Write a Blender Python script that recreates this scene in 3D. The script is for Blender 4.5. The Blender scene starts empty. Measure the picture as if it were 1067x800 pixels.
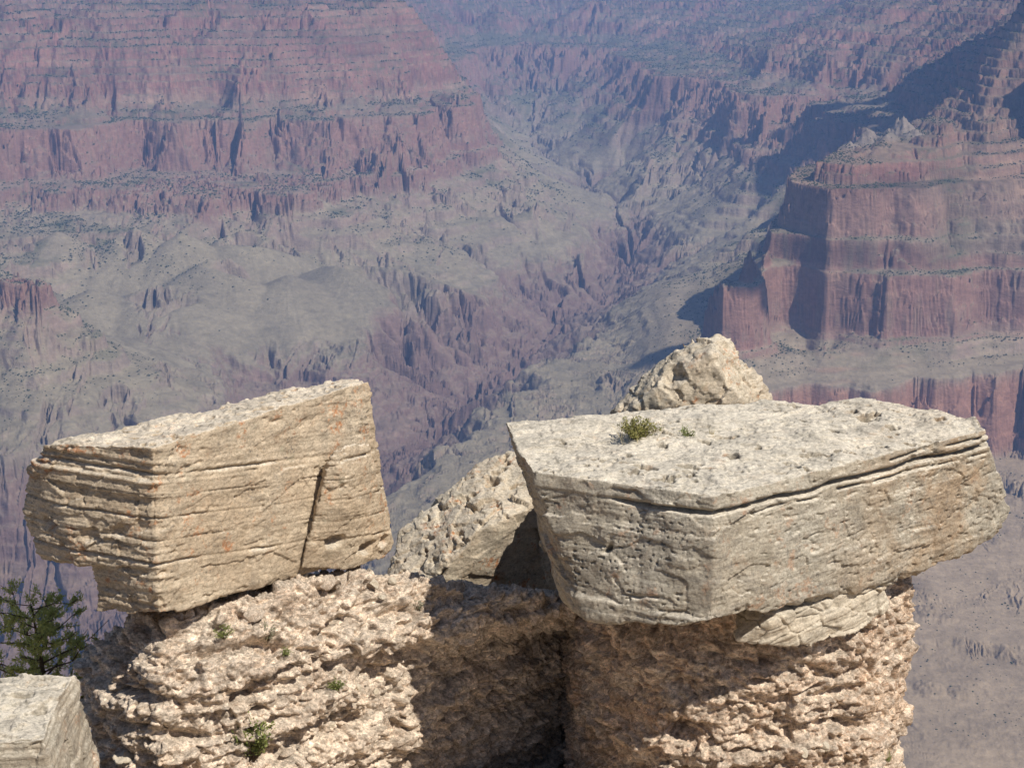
QUAL_U, QUAL_V, QUAL_R = 1500, 2600, 1300
HAZE_TOP, HAZE_BOTTOM = 505.0, -1420.0
import bpy, bmesh, math, random
import numpy as np
from mathutils import Vector

# ------------------------------------------------------------------ camera, sky, sun, exposure
S = bpy.context.scene
C = S.collection
F_PX, PITCH = 1801.0, 14.5            # focal length in photo pixels (1067 wide), degrees below the horizon
cam_d = bpy.data.cameras.new('camera')
cam = bpy.data.objects.new('camera', cam_d)
C.objects.link(cam)
cam_d.sensor_width = 36.0
cam_d.lens = 36.0 * F_PX / 1067.0
cam_d.clip_start, cam_d.clip_end = 0.1, 60000.0
cam.location = (0, 0, 0)
cam.rotation_euler = (math.radians(90 - PITCH), 0, 0)
S.camera = cam

SUN_EL, SUN_AZ = 50.0, 130.0          # azimuth clockwise from +Y (the viewing direction)
sun_dir = Vector((math.sin(math.radians(SUN_AZ)) * math.cos(math.radians(SUN_EL)),
                  math.cos(math.radians(SUN_AZ)) * math.cos(math.radians(SUN_EL)),
                  math.sin(math.radians(SUN_EL))))
W = bpy.data.worlds.new('World')
S.world = W
W.use_nodes = True
wn = W.node_tree.nodes
sky = wn.new('ShaderNodeTexSky')
sky.sky_type = 'NISHITA'
sky.sun_disc = False
sky.sun_elevation = math.radians(SUN_EL)
sky.sun_rotation = math.radians(SUN_AZ)
sky.altitude = 2100
bg = wn['Background']
bg.inputs['Strength'].default_value = 0.075
W.node_tree.links.new(sky.outputs[0], bg.inputs['Color'])
sun_l = bpy.data.lights.new('sun', 'SUN')
sun_l.energy = 4.2
sun_l.angle = math.radians(0.5)
sun_l.color = (1.0, 0.94, 0.85)
sun_o = bpy.data.objects.new('sun', sun_l)
C.objects.link(sun_o)
sun_o.rotation_euler = sun_dir.to_track_quat('Z', 'Y').to_euler()
S.view_settings.view_transform = 'Standard'
S.view_settings.look = 'None'
S.view_settings.exposure = 0.35
S.view_settings.gamma = 1.0
S.view_settings.use_curve_mapping = False
S.render.engine = 'CYCLES'
S.cycles.max_bounces = 5
S.cycles.diffuse_bounces = 3
S.cycles.glossy_bounces = 1
S.cycles.transparent_max_bounces = 8
S.cycles.volume_bounces = 1
S.cycles.use_denoising = True

# ------------------------------------------------------------------ helpers
rng = np.random.default_rng(7)
_perm = rng.permutation(65536).astype(np.int32)

def hash3(ix, iy, iz, salt=0):
    h = _perm[(ix + salt * 7919) & 65535]
    h = _perm[(h + iy) & 65535]
    return _perm[(h + iz) & 65535]

_g3 = rng.normal(size=(65536, 3)).astype(np.float32)
_g3 /= np.linalg.norm(_g3, axis=1)[:, None]
_u3 = rng.random((65536, 3)).astype(np.float32)

def noise3(p, salt=0):
    """gradient noise, about -1..1, for an (N,3) array"""
    i = np.floor(p).astype(np.int32)
    f = (p - i).astype(np.float32)
    w = f * f * f * (f * (f * 6 - 15) + 10)
    out = 0
    for dx in (0, 1):
        wx = w[:, 0] if dx else 1 - w[:, 0]
        for dy in (0, 1):
            wy = w[:, 1] if dy else 1 - w[:, 1]
            for dz in (0, 1):
                wz = w[:, 2] if dz else 1 - w[:, 2]
                g = _g3[hash3(i[:, 0] + dx, i[:, 1] + dy, i[:, 2] + dz, salt)]
                d = g[:, 0] * (f[:, 0] - dx) + g[:, 1] * (f[:, 1] - dy) + g[:, 2] * (f[:, 2] - dz)
                out = out + wx * wy * wz * d
    return out * 1.5

def fbm3(p, octaves=4, gain=0.5, lac=2.03, salt=0):
    a, s, n = 1.0, 0.0, 0.0
    q = p
    for k in range(octaves):
        s = s + a * noise3(q, salt + k)
        n += a
        a *= gain
        q = q * lac + 3.7
    return s / n

def noise2(x, y, salt=0):
    ix, iy = np.floor(x).astype(np.int32), np.floor(y).astype(np.int32)
    fx, fy = (x - ix).astype(np.float32), (y - iy).astype(np.float32)
    wx, wy = fx * fx * fx * (fx * (fx * 6 - 15) + 10), fy * fy * fy * (fy * (fy * 6 - 15) + 10)
    out = 0
    for dx in (0, 1):
        for dy in (0, 1):
            g = _g3[hash3(ix + dx, iy + dy, 0 * ix, salt)]
            d = g[..., 0] * (fx - dx) + g[..., 1] * (fy - dy)
            out = out + (wx if dx else 1 - wx) * (wy if dy else 1 - wy) * d
    return out * 1.7

def fbm2(x, y, octaves=4, gain=0.5, salt=0):
    a, s, n = 1.0, 0.0, 0.0
    for k in range(octaves):
        s = s + a * noise2(x, y, salt + k)
        n += a
        a *= gain
        x, y = x * 2.03 + 5.3, y * 2.03 + 1.7
    return s / n

def cells3(p, salt=0):
    """Worley cells: F1, F2, a random number per cell, and the centre of the nearest cell"""
    i = np.floor(p).astype(np.int32)
    n = len(p)
    f1 = np.full(n, 9e9, np.float32)
    f2 = np.full(n, 9e9, np.float32)
    cid = np.zeros(n, np.int32)
    cen = np.zeros((n, 3), np.float32)
    for dx in (-1, 0, 1):
        for dy in (-1, 0, 1):
            for dz in (-1, 0, 1):
                h = hash3(i[:, 0] + dx, i[:, 1] + dy, i[:, 2] + dz, salt)
                c = _u3[h] + i + np.array((dx, dy, dz))
                d = ((p - c) ** 2).sum(1).astype(np.float32)
                m = d < f1
                f2 = np.where(m, f1, np.minimum(f2, d))
                f1 = np.where(m, d, f1)
                cid = np.where(m, h, cid)
                cen[m] = c[m]
    return np.sqrt(f1), np.sqrt(f2), _u3[cid], cen

def sstep(a, b, x):
    t = np.clip((x - a) / (b - a), 0, 1)
    return t * t * (3 - 2 * t)

def ray(px, py):
    """unit-ish direction through a photo pixel (1067x800), world axes"""
    p = math.radians(PITCH)
    a, b = (px - 533.5) / F_PX, -(py - 400.0) / F_PX
    return np.array((a, math.cos(p) + b * math.sin(p), -math.sin(p) + b * math.cos(p)))

def at_y(px, py, y):
    """the point at depth y metres along the view axis on the ground plan"""
    d = ray(px, py)
    return d * (y / d[1])

def new_mesh(name, v, f):
    """mesh from numpy arrays; f is (n,4) or (n,3)"""
    me = bpy.data.meshes.new(name)
    k = f.shape[1]
    me.vertices.add(len(v))
    me.vertices.foreach_set('co', np.ascontiguousarray(v, np.float32).ravel())
    me.loops.add(f.size)
    me.loops.foreach_set('vertex_index', np.ascontiguousarray(f, np.int32).ravel())
    me.polygons.add(len(f))
    me.polygons.foreach_set('loop_start', np.arange(0, f.size, k, dtype=np.int32))
    me.update(calc_edges=True)
    return me

def link(name, me, mat=None, parent=None, smooth=True):
    o = bpy.data.objects.new(name, me)
    C.objects.link(o)
    if mat:
        me.materials.append(mat)
    if smooth:
        me.polygons.foreach_set('use_smooth', np.ones(len(me.polygons), bool))
    if parent:
        o.parent = parent
    return o

def tag(o, label=None, cat=None, group=None, kind=None):
    if label: o['label'] = label
    if cat: o['category'] = cat
    if group: o['group'] = group
    if kind: o['kind'] = kind
    return o

def set_color(me, col, name='Col'):
    at = me.color_attributes.new(name, 'FLOAT_COLOR', 'POINT')
    c = np.ones((len(col), 4), np.float32)
    c[:, :3] = col
    at.data.foreach_set('color', c.ravel())

class Mat:
    """small wrapper for building a node material"""
    def __init__(self, name, rough=0.9, spec=0.2):
        self.m = bpy.data.materials.new(name)
        self.m.use_nodes = True
        self.nt = self.m.node_tree
        self.b = self.nt.nodes['Principled BSDF']
        self.b.inputs['Roughness'].default_value = rough
        self.b.inputs['Specular IOR Level'].default_value = spec
    def n(self, t, **kw):
        nd = self.nt.nodes.new(t)
        for k, v in kw.items():
            if k.startswith('i_'):
                nd.inputs[k[2:].replace('_', ' ')].default_value = v
            else:
                setattr(nd, k, v)
        return nd
    def l(self, a, b):
        self.nt.links.new(a, b)
    def noise(self, vec, scale, detail=4, rough=0.6, dist=0.0):
        nd = self.n('ShaderNodeTexNoise')
        nd.inputs['Scale'].default_value = scale
        nd.inputs['Detail'].default_value = detail
        nd.inputs['Roughness'].default_value = rough
        nd.inputs['Distortion'].default_value = dist
        if vec is not None: self.l(vec, nd.inputs['Vector'])
        return nd.outputs['Fac']
    def ramp(self, fac, stops):
        nd = self.n('ShaderNodeValToRGB')
        e = nd.color_ramp.elements
        while len(e) < len(stops): e.new(0.5)
        for k, (p, c) in enumerate(stops):
            e[k].position = p
            e[k].color = (c, c, c, 1) if isinstance(c, (int, float)) else (*c, 1)
        self.l(fac, nd.inputs['Fac'])
        return nd.outputs['Color']
    def mix(self, fac, a, b, mode='MIX'):
        nd = self.n('ShaderNodeMix', data_type='RGBA', blend_type=mode)
        for sock, v in ((nd.inputs[0], fac), (nd.inputs[6], a), (nd.inputs[7], b)):
            if isinstance(v, (int, float)): sock.default_value = v
            elif isinstance(v, tuple): sock.default_value = (*v, 1)
            else: self.l(v, sock)
        return nd.outputs[2]
    def coords(self, scale=(1, 1, 1), which='Object'):
        tc = self.n('ShaderNodeTexCoord')
        mp = self.n('ShaderNodeMapping')
        mp.inputs['Scale'].default_value = scale
        self.l(tc.outputs[which], mp.inputs['Vector'])
        return mp.outputs[0]
    def bump(self, h, strength=0.5, dist=0.02, normal=None):
        nd = self.n('ShaderNodeBump')
        nd.inputs['Strength'].default_value = strength
        nd.inputs['Distance'].default_value = dist
        self.l(h, nd.inputs['Height'])
        if normal is not None: self.l(normal, nd.inputs['Normal'])
        return nd.outputs[0]
# ------------------------------------------------------------------ the canyon
# rock layers: name, height on the far wall, height on the near right wall, steepness below this knot
LAY = [('TOP', 700, 700, 1.3), ('P', -250, -240, 1.5), ('U0', -318, -457, 3.5), ('U1', -348, -513, 0.9),
       ('S0', -420, -559, 3.5), ('S1', -448, -594, 0.9), ('A0', -530, -603, 4), ('A1', -612, -715, 0.45),
       ('B0', -620, -726, 2.5), ('B1', -638, -787, 0.4), ('C0', -645, -803, 5), ('C1', -800, -940, 0.7),
       ('D0', -815, -950, 4.5), ('D1', -865, -960, 0.9), ('E0', -955, -985, 2.0), ('E1', -970, -990, 0.6),
       ('F0', -1080, -1012, 4.5), ('F1', -1140, -1185, 1.4), ('G', -1420, -1480, 1.0)]
KI = {r[0]: k for k, r in enumerate(LAY)}
zl = np.array([r[1] for r in LAY], float)
zr = np.array([r[2] for r in LAY], float)
st = np.array([r[3] for r in LAY], float)
ks = np.concatenate([[0], np.cumsum(-np.diff(0.6 * zl + 0.4 * zr) / st[:-1])])   # grows downwards

def near_right(px, dist):
    """1 on the near right wall, whose beds lie a little differently, 0 elsewhere"""
    return sstep(640, 706, px) * (1 - sstep(4900, 5500, dist))

def P(side, lev, pts):
    """control points: photo pixels whose ground lies at a layer (or a height) -> (u, v, s)"""
    out = []
    for px, py in pts:
        m = float(near_right(px, 3000)) if side == 'R' else 0.0
        zz = zl * (1 - m) + zr * m
        if isinstance(lev, str):
            z, s = zz[KI[lev]], ks[KI[lev]]
        else:
            z, s = lev, np.interp(-lev, -zz, ks)
        d = ray(px, py)
        t = z / d[2]
        x, y = d[0] * t, d[1] * t
        out.append((math.atan2(x, y), math.log(math.hypot(x, y)), s))
    return out

def Q(pts):
    """control points given directly: photo column, distance, height (for ground the photo hides)"""
    return [(math.atan((px - 533.5) / F_PX / 0.97), math.log(d), np.interp(-z, -zl, ks)) for px, d, z in pts]

ctl = []
# far left wall
ctl += P('L', 'P', [(-150, 2), (0, 2), (110, 0), (220, 0), (320, 0), (405, -2)])
ctl += P('L', 'S0', [(-150, 42), (0, 40), (100, 42), (200, 40), (320, 42), (440, 44)])
ctl += P('L', 'A0', [(-150, 92), (0, 86), (100, 90), (170, 89), (250, 88), (340, 86), (420, 76), (466, 66)])
ctl += P('L', 'A1', [(-150, 118), (0, 114), (100, 112), (170, 110), (250, 110), (340, 107), (430, 104), (478, 98)])
ctl += P('L', 'C0', [(-150, 140), (0, 136), (60, 134), (112, 122), (170, 120), (230, 119), (285, 121), (340, 118), (392, 114), (440, 112), (484, 104)])
ctl += P('L', 'C1', [(-150, 185), (0, 180), (60, 182), (112, 176), (160, 170), (230, 172), (290, 172), (340, 178), (400, 178), (426, 176), (445, 148), (497, 146)])
ctl += P('L', 'D0', [(0, 196), (50, 199), (140, 202), (185, 196), (250, 194), (290, 203), (318, 182), (380, 184), (430, 184), (500, 149)])
ctl += P('L', 'D1', [(-150, 214), (0, 213), (50, 216), (140, 216), (180, 222), (220, 226), (300, 224), (322, 196), (380, 194), (437, 195), (448, 160), (503, 156)])
ctl += P('L', 'E0', [(40, 282), (100, 280), (160, 278), (230, 259), (300, 256), (352, 254), (400, 240), (450, 228), (500, 205), (560, 218)])
ctl += P('L', -1050, [(90, 320), (170, 330), (250, 332), (320, 305), (380, 300), (440, 295), (500, 270), (560, 248), (600, 225)])
ctl += P('L', 'F0', [(125, 370), (170, 365), (230, 363), (290, 364), (340, 367), (372, 366), (385, 345), (400, 334), (440, 326), (480, 317), (505, 310), (500, 285), (540, 267), (575, 262), (608, 259), (612, 238), (628, 208)])
ctl += P('L', 'F1', [(120, 398), (230, 402), (330, 400), (385, 380), (440, 352), (500, 334), (520, 302), (560, 287), (606, 284), (640, 246)])
ctl += P('L', -1250, [(655, 284), (620, 315), (580, 345), (540, 385), (500, 425), (460, 470), (420, 520), (380, 560)])
ctl += P('L', -1220, [(646, 242)]) + P('L', -1180, [(622, 206)]) + P('L', -1130, [(570, 176)]) + P('L', -1040, [(557, 142)]) + P('L', -900, [(585, 100)])
# near left hill
ctl += P('L', 'D0', [(-150, 285), (0, 296), (36, 298)])
ctl += P('L', 'D1', [(-150, 312), (0, 318), (42, 323)])
ctl += P('L', 'E0', [(-150, 372), (0, 368), (50, 364), (100, 358)])
ctl += P('L', -1050, [(0, 425), (110, 420), (180, 402)])
ctl += P('L', 'F0', [(-150, 485), (0, 482), (60, 478), (150, 452), (230, 414)])
ctl += P('L', 'F1', [(-150, 510), (0, 507), (60, 505), (160, 480), (238, 420)])
ctl += P('L', -1290, [(0, 600), (100, 600), (200, 560), (290, 480)])
ctl += P('L', -1390, [(0, 720), (100, 720), (250, 700), (-200, 700)])
# side canyon head and its right wall
ctl += P('L', 'C0', [(500, 38), (540, 42), (600, 34), (635, 46)]) + P('L', 'C1', [(500, 78), (560, 80), (600, 82), (632, 86)])
ctl += P('L', 'C0', [(660, 62), (700, 80), (740, 80), (770, 84), (800, 97), (830, 95), (856, 100)])
ctl += P('L', 'C1', [(650, 98), (700, 118), (740, 120), (765, 138), (792, 148), (820, 152), (850, 166)])
ctl += P('L', 'E0', [(670, 176), (735, 178), (640, 150), (600, 130)]) + P('L', -1000, [(700, 196), (740, 210)])
ctl += P('L', -1080, [(700, 232), (665, 225)]) + P('L', -900, [(782, 190)]) + P('L', -840, [(832, 182)]) + P('L', -1100, [(700, 262)])
ctl += P('L', 'A0', [(800, 58), (860, 66), (900, 66)]) + P('L', -400, [(440, -2), (520, 0), (620, 0), (720, 0), (800, 0)]) + P('L', -420, [(880, 20)])
ctl += P('L', -600, [(950, 112)]) + P('L', -480, [(1000, 62)])  + P('L', -640, [(962, 156)]) + P('L', -780, [(898, 186)])
ctl += Q([(-150, 9000, 150), (100, 9000, 120), (300, 9000, 100), (430, 14000, 0), (600, 15000, 0), (800, 14000, 50), (980, 9000, 100), (1200, 8000, 200), (1064, 5750, -170), (1084, 5500, 240), (1120, 5300, 430), (1180, 5300, 480), (1260, 5400, 480), (1100, 4950, -150), (1070, 5100, -330)])
# near right wall
ctl += P('R', 'U0', [(988, 122), (1030, 118), (1067, 114), (1150, 108), (1300, 100)]) + P('R', 'U1', [(984, 146), (1030, 143), (1067, 140), (1150, 136), (1300, 130)])
ctl += P('R', 'S0', [(880, 174), (920, 172), (1000, 163), (1067, 158), (1200, 155)]) + P('R', 'S1', [(846, 188), (900, 190), (1000, 183), (1067, 177), (1200, 175)])
ctl += P('R', 'A0', [(783, 208), (800, 199), (860, 196), (920, 197), (980, 195), (1067, 188), (1200, 188)])
ctl += P('R', 'A1', [(752, 262), (800, 250), (860, 246), (920, 244), (980, 243), (1067, 238), (1200, 240)])
ctl += P('R', 'B0', [(770, 264), (800, 256), (860, 251), (920, 252), (980, 251), (1067, 246), (1200, 250)])
ctl += P('R', 'B1', [(738, 288), (760, 286), (800, 281), (860, 280), (920, 275), (980, 270), (1067, 273), (1200, 273)])
ctl += P('R', 'C0', [(730, 301), (745, 294), (800, 293), (860, 296), (920, 292), (980, 288), (1067, 284), (1200, 284)])
ctl += P('R', 'C1', [(713, 358), (760, 356), (830, 356), (870, 354), (910, 347), (950, 350), (1000, 350), (1067, 345), (1200, 345)])
ctl += P('R', 'F0', [(775, 374), (800, 373), (840, 374), (862, 378), (838, 396), (828, 404), (880, 398), (950, 392), (1010, 387), (1067, 378), (1200, 372)])
ctl += P('R', 'F1', [(720, 505), (765, 490), (810, 482), (850, 478), (950, 474), (1030, 471), (1067, 470), (1200, 468)])
ctl += P('R', -1200, [(1067, 502), (1200, 500), (960, 504), (860, 510)])
ctl += P('R', -1250, [(1067, 640), (1200, 640)]) + P('R', -1242, [(960, 620)]) + P('R', -1215, [(850, 560)]) + P('R', -1290, [(1067, 800), (1250, 800), (900, 800)]) + P('R', -1235, [(750, 700)])
# broad slope in the middle and the right rim of the inner gorge
ctl += P('L', 'F0', [(300, 640), (400, 540), (450, 480), (505, 425), (560, 385), (610, 355), (650, 325), (690, 292), (720, 272), (745, 258)])
ctl += P('L', -1060, [(600, 420), (480, 540), (560, 470), (400, 640), (640, 520)]) + P('L', -1040, [(640, 400), (560, 520)]) + P('R', -1012, [(690, 345), (690, 385), (735, 390)])
ctl += P('R', -1003, [(704, 372), (715, 330)]) + P('L', -1240, [(300, 560), (390, 500)])
ctl = np.array(ctl)
# several outlines cross here and there: average what falls on one spot
key = np.round(ctl[:, :2] / 0.004).astype(int)
_, inv = np.unique(key, axis=0, return_inverse=True)
inv = inv.ravel()
cnt = np.bincount(inv)
ctl = np.stack([np.bincount(inv, ctl[:, k]) / cnt for k in range(3)], 1)

SU, SV = 1.0, 0.55                     # distances along the view count less: it is seen at a slant
def kern(d2): return np.sqrt(d2 + 0.0006 ** 2)
def d2(a, b): return ((a[:, None, 0] - b[None, :, 0]) * SU) ** 2 + ((a[:, None, 1] - b[None, :, 1]) * SV) ** 2
K = kern(d2(ctl, ctl)) - np.eye(len(ctl)) * 0.0015
one = np.ones((len(ctl), 1))
A = np.block([[K, one], [one.T, np.zeros((1, 1))]])
sol = np.linalg.solve(A, np.concatenate([ctl[:, 2], [0]]))

NU, NV = QUAL_U, QUAL_V
U0_, U1_, V0_, V1_ = math.radians(-23), math.radians(24), math.log(1500), math.log(16500)
cu, cv = np.linspace(U0_, U1_, 560), np.linspace(V0_, V1_, 900)
g = np.stack(np.meshgrid(cu, cv, indexing='ij'), -1).reshape(-1, 2)
sc_ = np.concatenate([kern(d2(c, ctl)) @ sol[:-1] + sol[-1] for c in np.array_split(g, 160)]).reshape(560, 900)
for _ in range(3):
    sc_[1:-1] = 0.25 * sc_[:-2] + 0.5 * sc_[1:-1] + 0.25 * sc_[2:]
    sc_[:, 2:-2] = 0.2 * (sc_[:, :-4] + sc_[:, 1:-3] + sc_[:, 2:-2] + sc_[:, 3:-1] + sc_[:, 4:])
u, v = np.linspace(U0_, U1_, NU), np.linspace(V0_, V1_, NV)
def resize(a, n, axis):
    m = a.shape[axis]
    t = np.linspace(0, m - 1, n)
    i = np.minimum(t.astype(int), m - 2)
    f = t - i
    tk = lambda k: np.take(a, np.clip(i + k, 0, m - 1), axis)
    f = f[:, None] if axis == 0 else f[None]
    p0, p1, p2, p3 = tk(-1), tk(0), tk(1), tk(2)
    return p1 + 0.5 * f * (p2 - p0 + f * (2 * p0 - 5 * p1 + 4 * p2 - p3 + f * (3 * (p1 - p2) + p3 - p0)))
s = resize(resize(sc_, NU, 0), NV, 1).astype(np.float32)
D = np.exp(v)[None, :].astype(np.float32)
X = (np.sin(u)[:, None] * D).astype(np.float32)
Y = (np.cos(u)[:, None] * D).astype(np.float32)
su, cu_ = np.sin(u)[:, None].astype(np.float32), np.cos(u)[:, None].astype(np.float32)

def grad(h):
    hu = np.gradient(h, u[1] - u[0], axis=0) / D
    hv = np.gradient(h, v[1] - v[0], axis=1) / D
    return hu * cu_ + hv * su, -hu * su + hv * cu_

def gullies(h, wl, salt):
    """waves that run down the slope, one direction per cell: ravines and ribs"""
    gx, gy = grad(h)
    sl = np.sqrt(gx * gx + gy * gy) + 1e-6
    tx, ty = -gy / sl, gx / sl          # along the contour
    qx, qy = X / wl, Y / wl
    ix, iy = np.floor(qx).astype(np.int32), np.floor(qy).astype(np.int32)
    num = np.zeros_like(h)
    den = np.zeros_like(h) + 1e-4
    for dx in (-1, 0, 1):
        for dy in (-1, 0, 1):
            hh = hash3(ix + dx, iy + dy, 0 * ix, salt)
            vx = qx - ix - dx - _u3[hh, 0]
            vy = qy - iy - dy - _u3[hh, 1]
            w = np.exp(-2.2 * (vx * vx + vy * vy))
            num += w * np.cos(6.2832 * 0.8 * (vx * tx + vy * ty) + _u3[hh, 2] * 2.0)
            den += w
    return num / den, np.clip(sl / 0.28, 0.12, 1.2)

zmix = np.interp(s, ks, zl)
# large irregularity of the walls, then ravines at falling sizes
right = near_right((X / Y) * F_PX * 0.97 + 533.5, D)
far = sstep(6200, 7500, D)
zone = sstep(ks[KI['D1']], ks[KI['D1']] + 60, s) * (1 - sstep(ks[KI['F0']] - 50, ks[KI['F0']], s))
deep = sstep(ks[KI['F1']], ks[KI['F1']] + 40, s) * (1 - right)
s += 12 * (1.2 - 0.8 * right) * fbm2(X / 420, Y / 420, 3, salt=11)
for k, (wl, amp) in enumerate(((1000, 34), (520, 26), (260, 13), (125, 6.5), (58, 3.2), (27, 1.3))):
    w, m = gullies(s, wl, 30 + k)
    q = amp * m * (1.15 - (0.85 if k < 2 else 0.6 if k == 2 else 0.25) * right)
    if k < 3: q = q * (1 + 0.7 * zone + 0.5 * far + 0.3 * deep) * (0.45 if k == 0 else 1)
    else: q = q * (1 - 0.2 * zone + 0.5 * deep) * (1 - 0.7 * (st[np.clip(np.searchsorted(ks, s) - 1, 0, len(st) - 1)] > 1.9))
    s -= q * (0.6 * w + 0.3 * (1 - 2 * np.abs(w)))
s += 1.8 * (1 - 0.5 * zone) * fbm2(X / 24, Y / 24, 3, gain=0.6, salt=60)

# beds break differently from one to the next, which ends the smooth flutes
z0_ = np.interp(s, ks, zl).astype(np.float32)
q3 = np.stack([X, Y, z0_ * 3.6], -1).reshape(-1, 3)
brk = np.concatenate([7.0 * noise3(c / 62, 210) + 4.0 * noise3(c / 27 + 9.1, 211) for c in np.array_split(q3, 12)]).reshape(s.shape)
s += brk * (1 - 0.7 * zone) * (1 - 0.85 * right * (s > ks[KI['F1']]))
del q3, brk

# two sets of layer heights, blended between the near right wall and the rest
pxc = (X / Y) * F_PX * 0.97 + 533.5
m_r = near_right(pxc, D)
zL_, zR_ = np.interp(s, ks, zl), np.interp(s, ks, zr)
# here and there scree has buried a cliff: the steps are eased
def eased(zz):
    a = np.linspace(ks[0], ks[-1], 2000)
    f = np.interp(a, ks, zz)
    n = int(75 / (a[1] - a[0])) | 1
    w_ = np.hanning(n); w_ /= w_.sum()
    return np.interp(s, a, np.convolve(np.pad(f, n // 2, mode='edge'), w_, 'valid'))
ease = sstep(-0.15, 0.55, fbm2(X / 330, Y / 330, 3, salt=70)) * 0.75
ease = np.maximum(ease, 0.35 * far)
scree = sstep(930, 1010, pxc) * m_r * (s < ks[KI['B1']])
scree = np.maximum(scree, 0.25 * ease)
z = ((zL_ * (1 - ease) + ease * eased(zl)) * (1 - m_r) + (zR_ * (1 - scree) + scree * eased(zr)) * m_r).astype(np.float32)
zs = zL_.astype(np.float32)            # height in the far wall's column: decides the colour
# thin ledges inside the layers
wob = fbm2(X / 300, Y / 300, 2, salt=80) * 6
def ledge(z, per, sharp):
    t = (z + wob) / per
    f = t - np.floor(t)
    return (np.clip((f - 0.5) * sharp, -0.5, 0.5) + 0.5 - f) * per
sup = sstep(-640, -600, z) * (1 - sstep(-200, -150, z))
wall = sstep(-1150, -1080, z)
pat = sstep(-0.3, 0.25, fbm2(X / 500, Y / 500, 2, salt=90))
rw = sstep(-880, -860, z) * (1 - sstep(-640, -625, z)) * (1 - m_r)
z += 0.55 * rw * ledge(z, 27, 4) + 0.3 * rw * ledge(z + 5, 11, 3)
z += 0.85 * sup * ledge(z, 24, 4.0) + 0.30 * sup * ledge(z, 9, 2.5)
z += 0.5 * (1 - sup) * wall * pat * (1 - 0.85 * zone) * ledge(z, 19, 2.5)
lowz = m_r * (s > ks[KI['F1']])
z += lowz * (5 * fbm2(X / 150, Y / 150, 3, salt=92) + 0.7 * sstep(0.0, 0.3, fbm2(X / 260, Y / 260, 2, salt=93)) * ledge(z, 26, 6))
z += zone * (1 - m_r) * 0.6 * sstep(-0.15, 0.2, fbm2(X / 380, Y / 380, 2, salt=91)) * ledge(z, 44, 6)
z += m_r * (1 - 0.85 * sstep(4400, 4600, D)) * (s < ks[KI['F1']]) * (0.15 + 0.85 * sstep(930, 1000, pxc)) * (0.6 * ledge(z, 15, 2.5) + 0.5 * ledge(z + 7, 38, 3))
z += (1 - wall) * 0.3 * (1 - m_r) * ledge(z, 30, 2)
z += (0.8 - 0.5 * (m_r * (s > ks[KI['F1']]))) * fbm2(X / 9, Y / 9, 2, salt=95)
# aprons of scree below the gullies of the left wall: cones
for px_, py_, z0, sl_ in ((172, 293, -965, .36), (240, 258, -905, .50), (95, 300, -975, .40), (300, 285, -965, .42), (375, 262, -930, .42), (330, 204, -860, .62), (255, 232, -875, .6),
                          (60, 340, -985, .33), (140, 236, -880, .55), (60, 240, -890, .5), (190, 240, -885, .6)):
    d_ = ray(px_, py_); t_ = (z0 + 30) / d_[2]
    rr = np.sqrt((X - d_[0] * t_) ** 2 + (Y - d_[1] * t_) ** 2)
    rr = rr * (1 + 0.10 * fbm2(X / 120, Y / 120, 2, salt=77)) + 6
    th_ = np.arctan2(X - d_[0] * t_, Y - d_[1] * t_)
    cone = z0 + 30 - sl_ * rr + np.minimum(rr / 90, 1.4) * (noise2(th_ * 9 + px_, rr / 260, 78) + 0.6 * noise2(th_ * 21 + px_, rr / 160, 79))
    h_ = np.clip(0.5 + 0.5 * (cone - z) / 6, 0, 1) * sstep(-1085, -1050, cone) * (1 - sstep(70, 130, cone - z))
    z = np.where(rr < 420, z * (1 - h_) + cone * h_ + 3 * h_ * (1 - h_), z).astype(np.float32)
# pale pinnacles in front of the shaded wall, and small crags on the near slope
def bump_at(px, py, z0, r, h, pw=1.0):
    d = ray(px, py); t = z0 / d[2]
    rr = np.sqrt((X - d[0] * t) ** 2 + (Y - d[1] * t) ** 2) / r
    return h * np.clip(1 - rr ** pw, 0, 1)
pin = np.zeros_like(z)
for a in ((904, 166, -585, 62, 52), (934, 164, -588, 70, 64), (921, 166, -580, 50, 36), (950, 168, -585, 50, 30), (884, 171, -590, 45, 22)):
    pin = np.maximum(pin, bump_at(*a))
pin *= 1 + 0.5 * fbm2(X / 14, Y / 14, 3, salt=99)
z += pin
crag = np.zeros_like(z)
for a in ((965, 640, -1247, 38, 15), (985, 645, -1248, 26, 11), (962, 682, -1268, 20, 9), (968, 722, -1278, 30, 11), (1000, 726, -1280, 24, 8), (1040, 560, -1235, 22, 8),
          (655, 352, -1045, 16, 14), (650, 360, -1045, 12, 9), (632, 350, -1052, 14, 8), (675, 338, -1030, 14, 10), (575, 392, -1070, 14, 7), (618, 345, -1060, 14, 7)):
    crag = np.maximum(crag, bump_at(*a, 2.5))
z += crag * (0.8 + 0.6 * fbm2(X / 9, Y / 9, 2, salt=98))

gx, gy = grad(z)
slope = np.sqrt(gx * gx + gy * gy)

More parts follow.
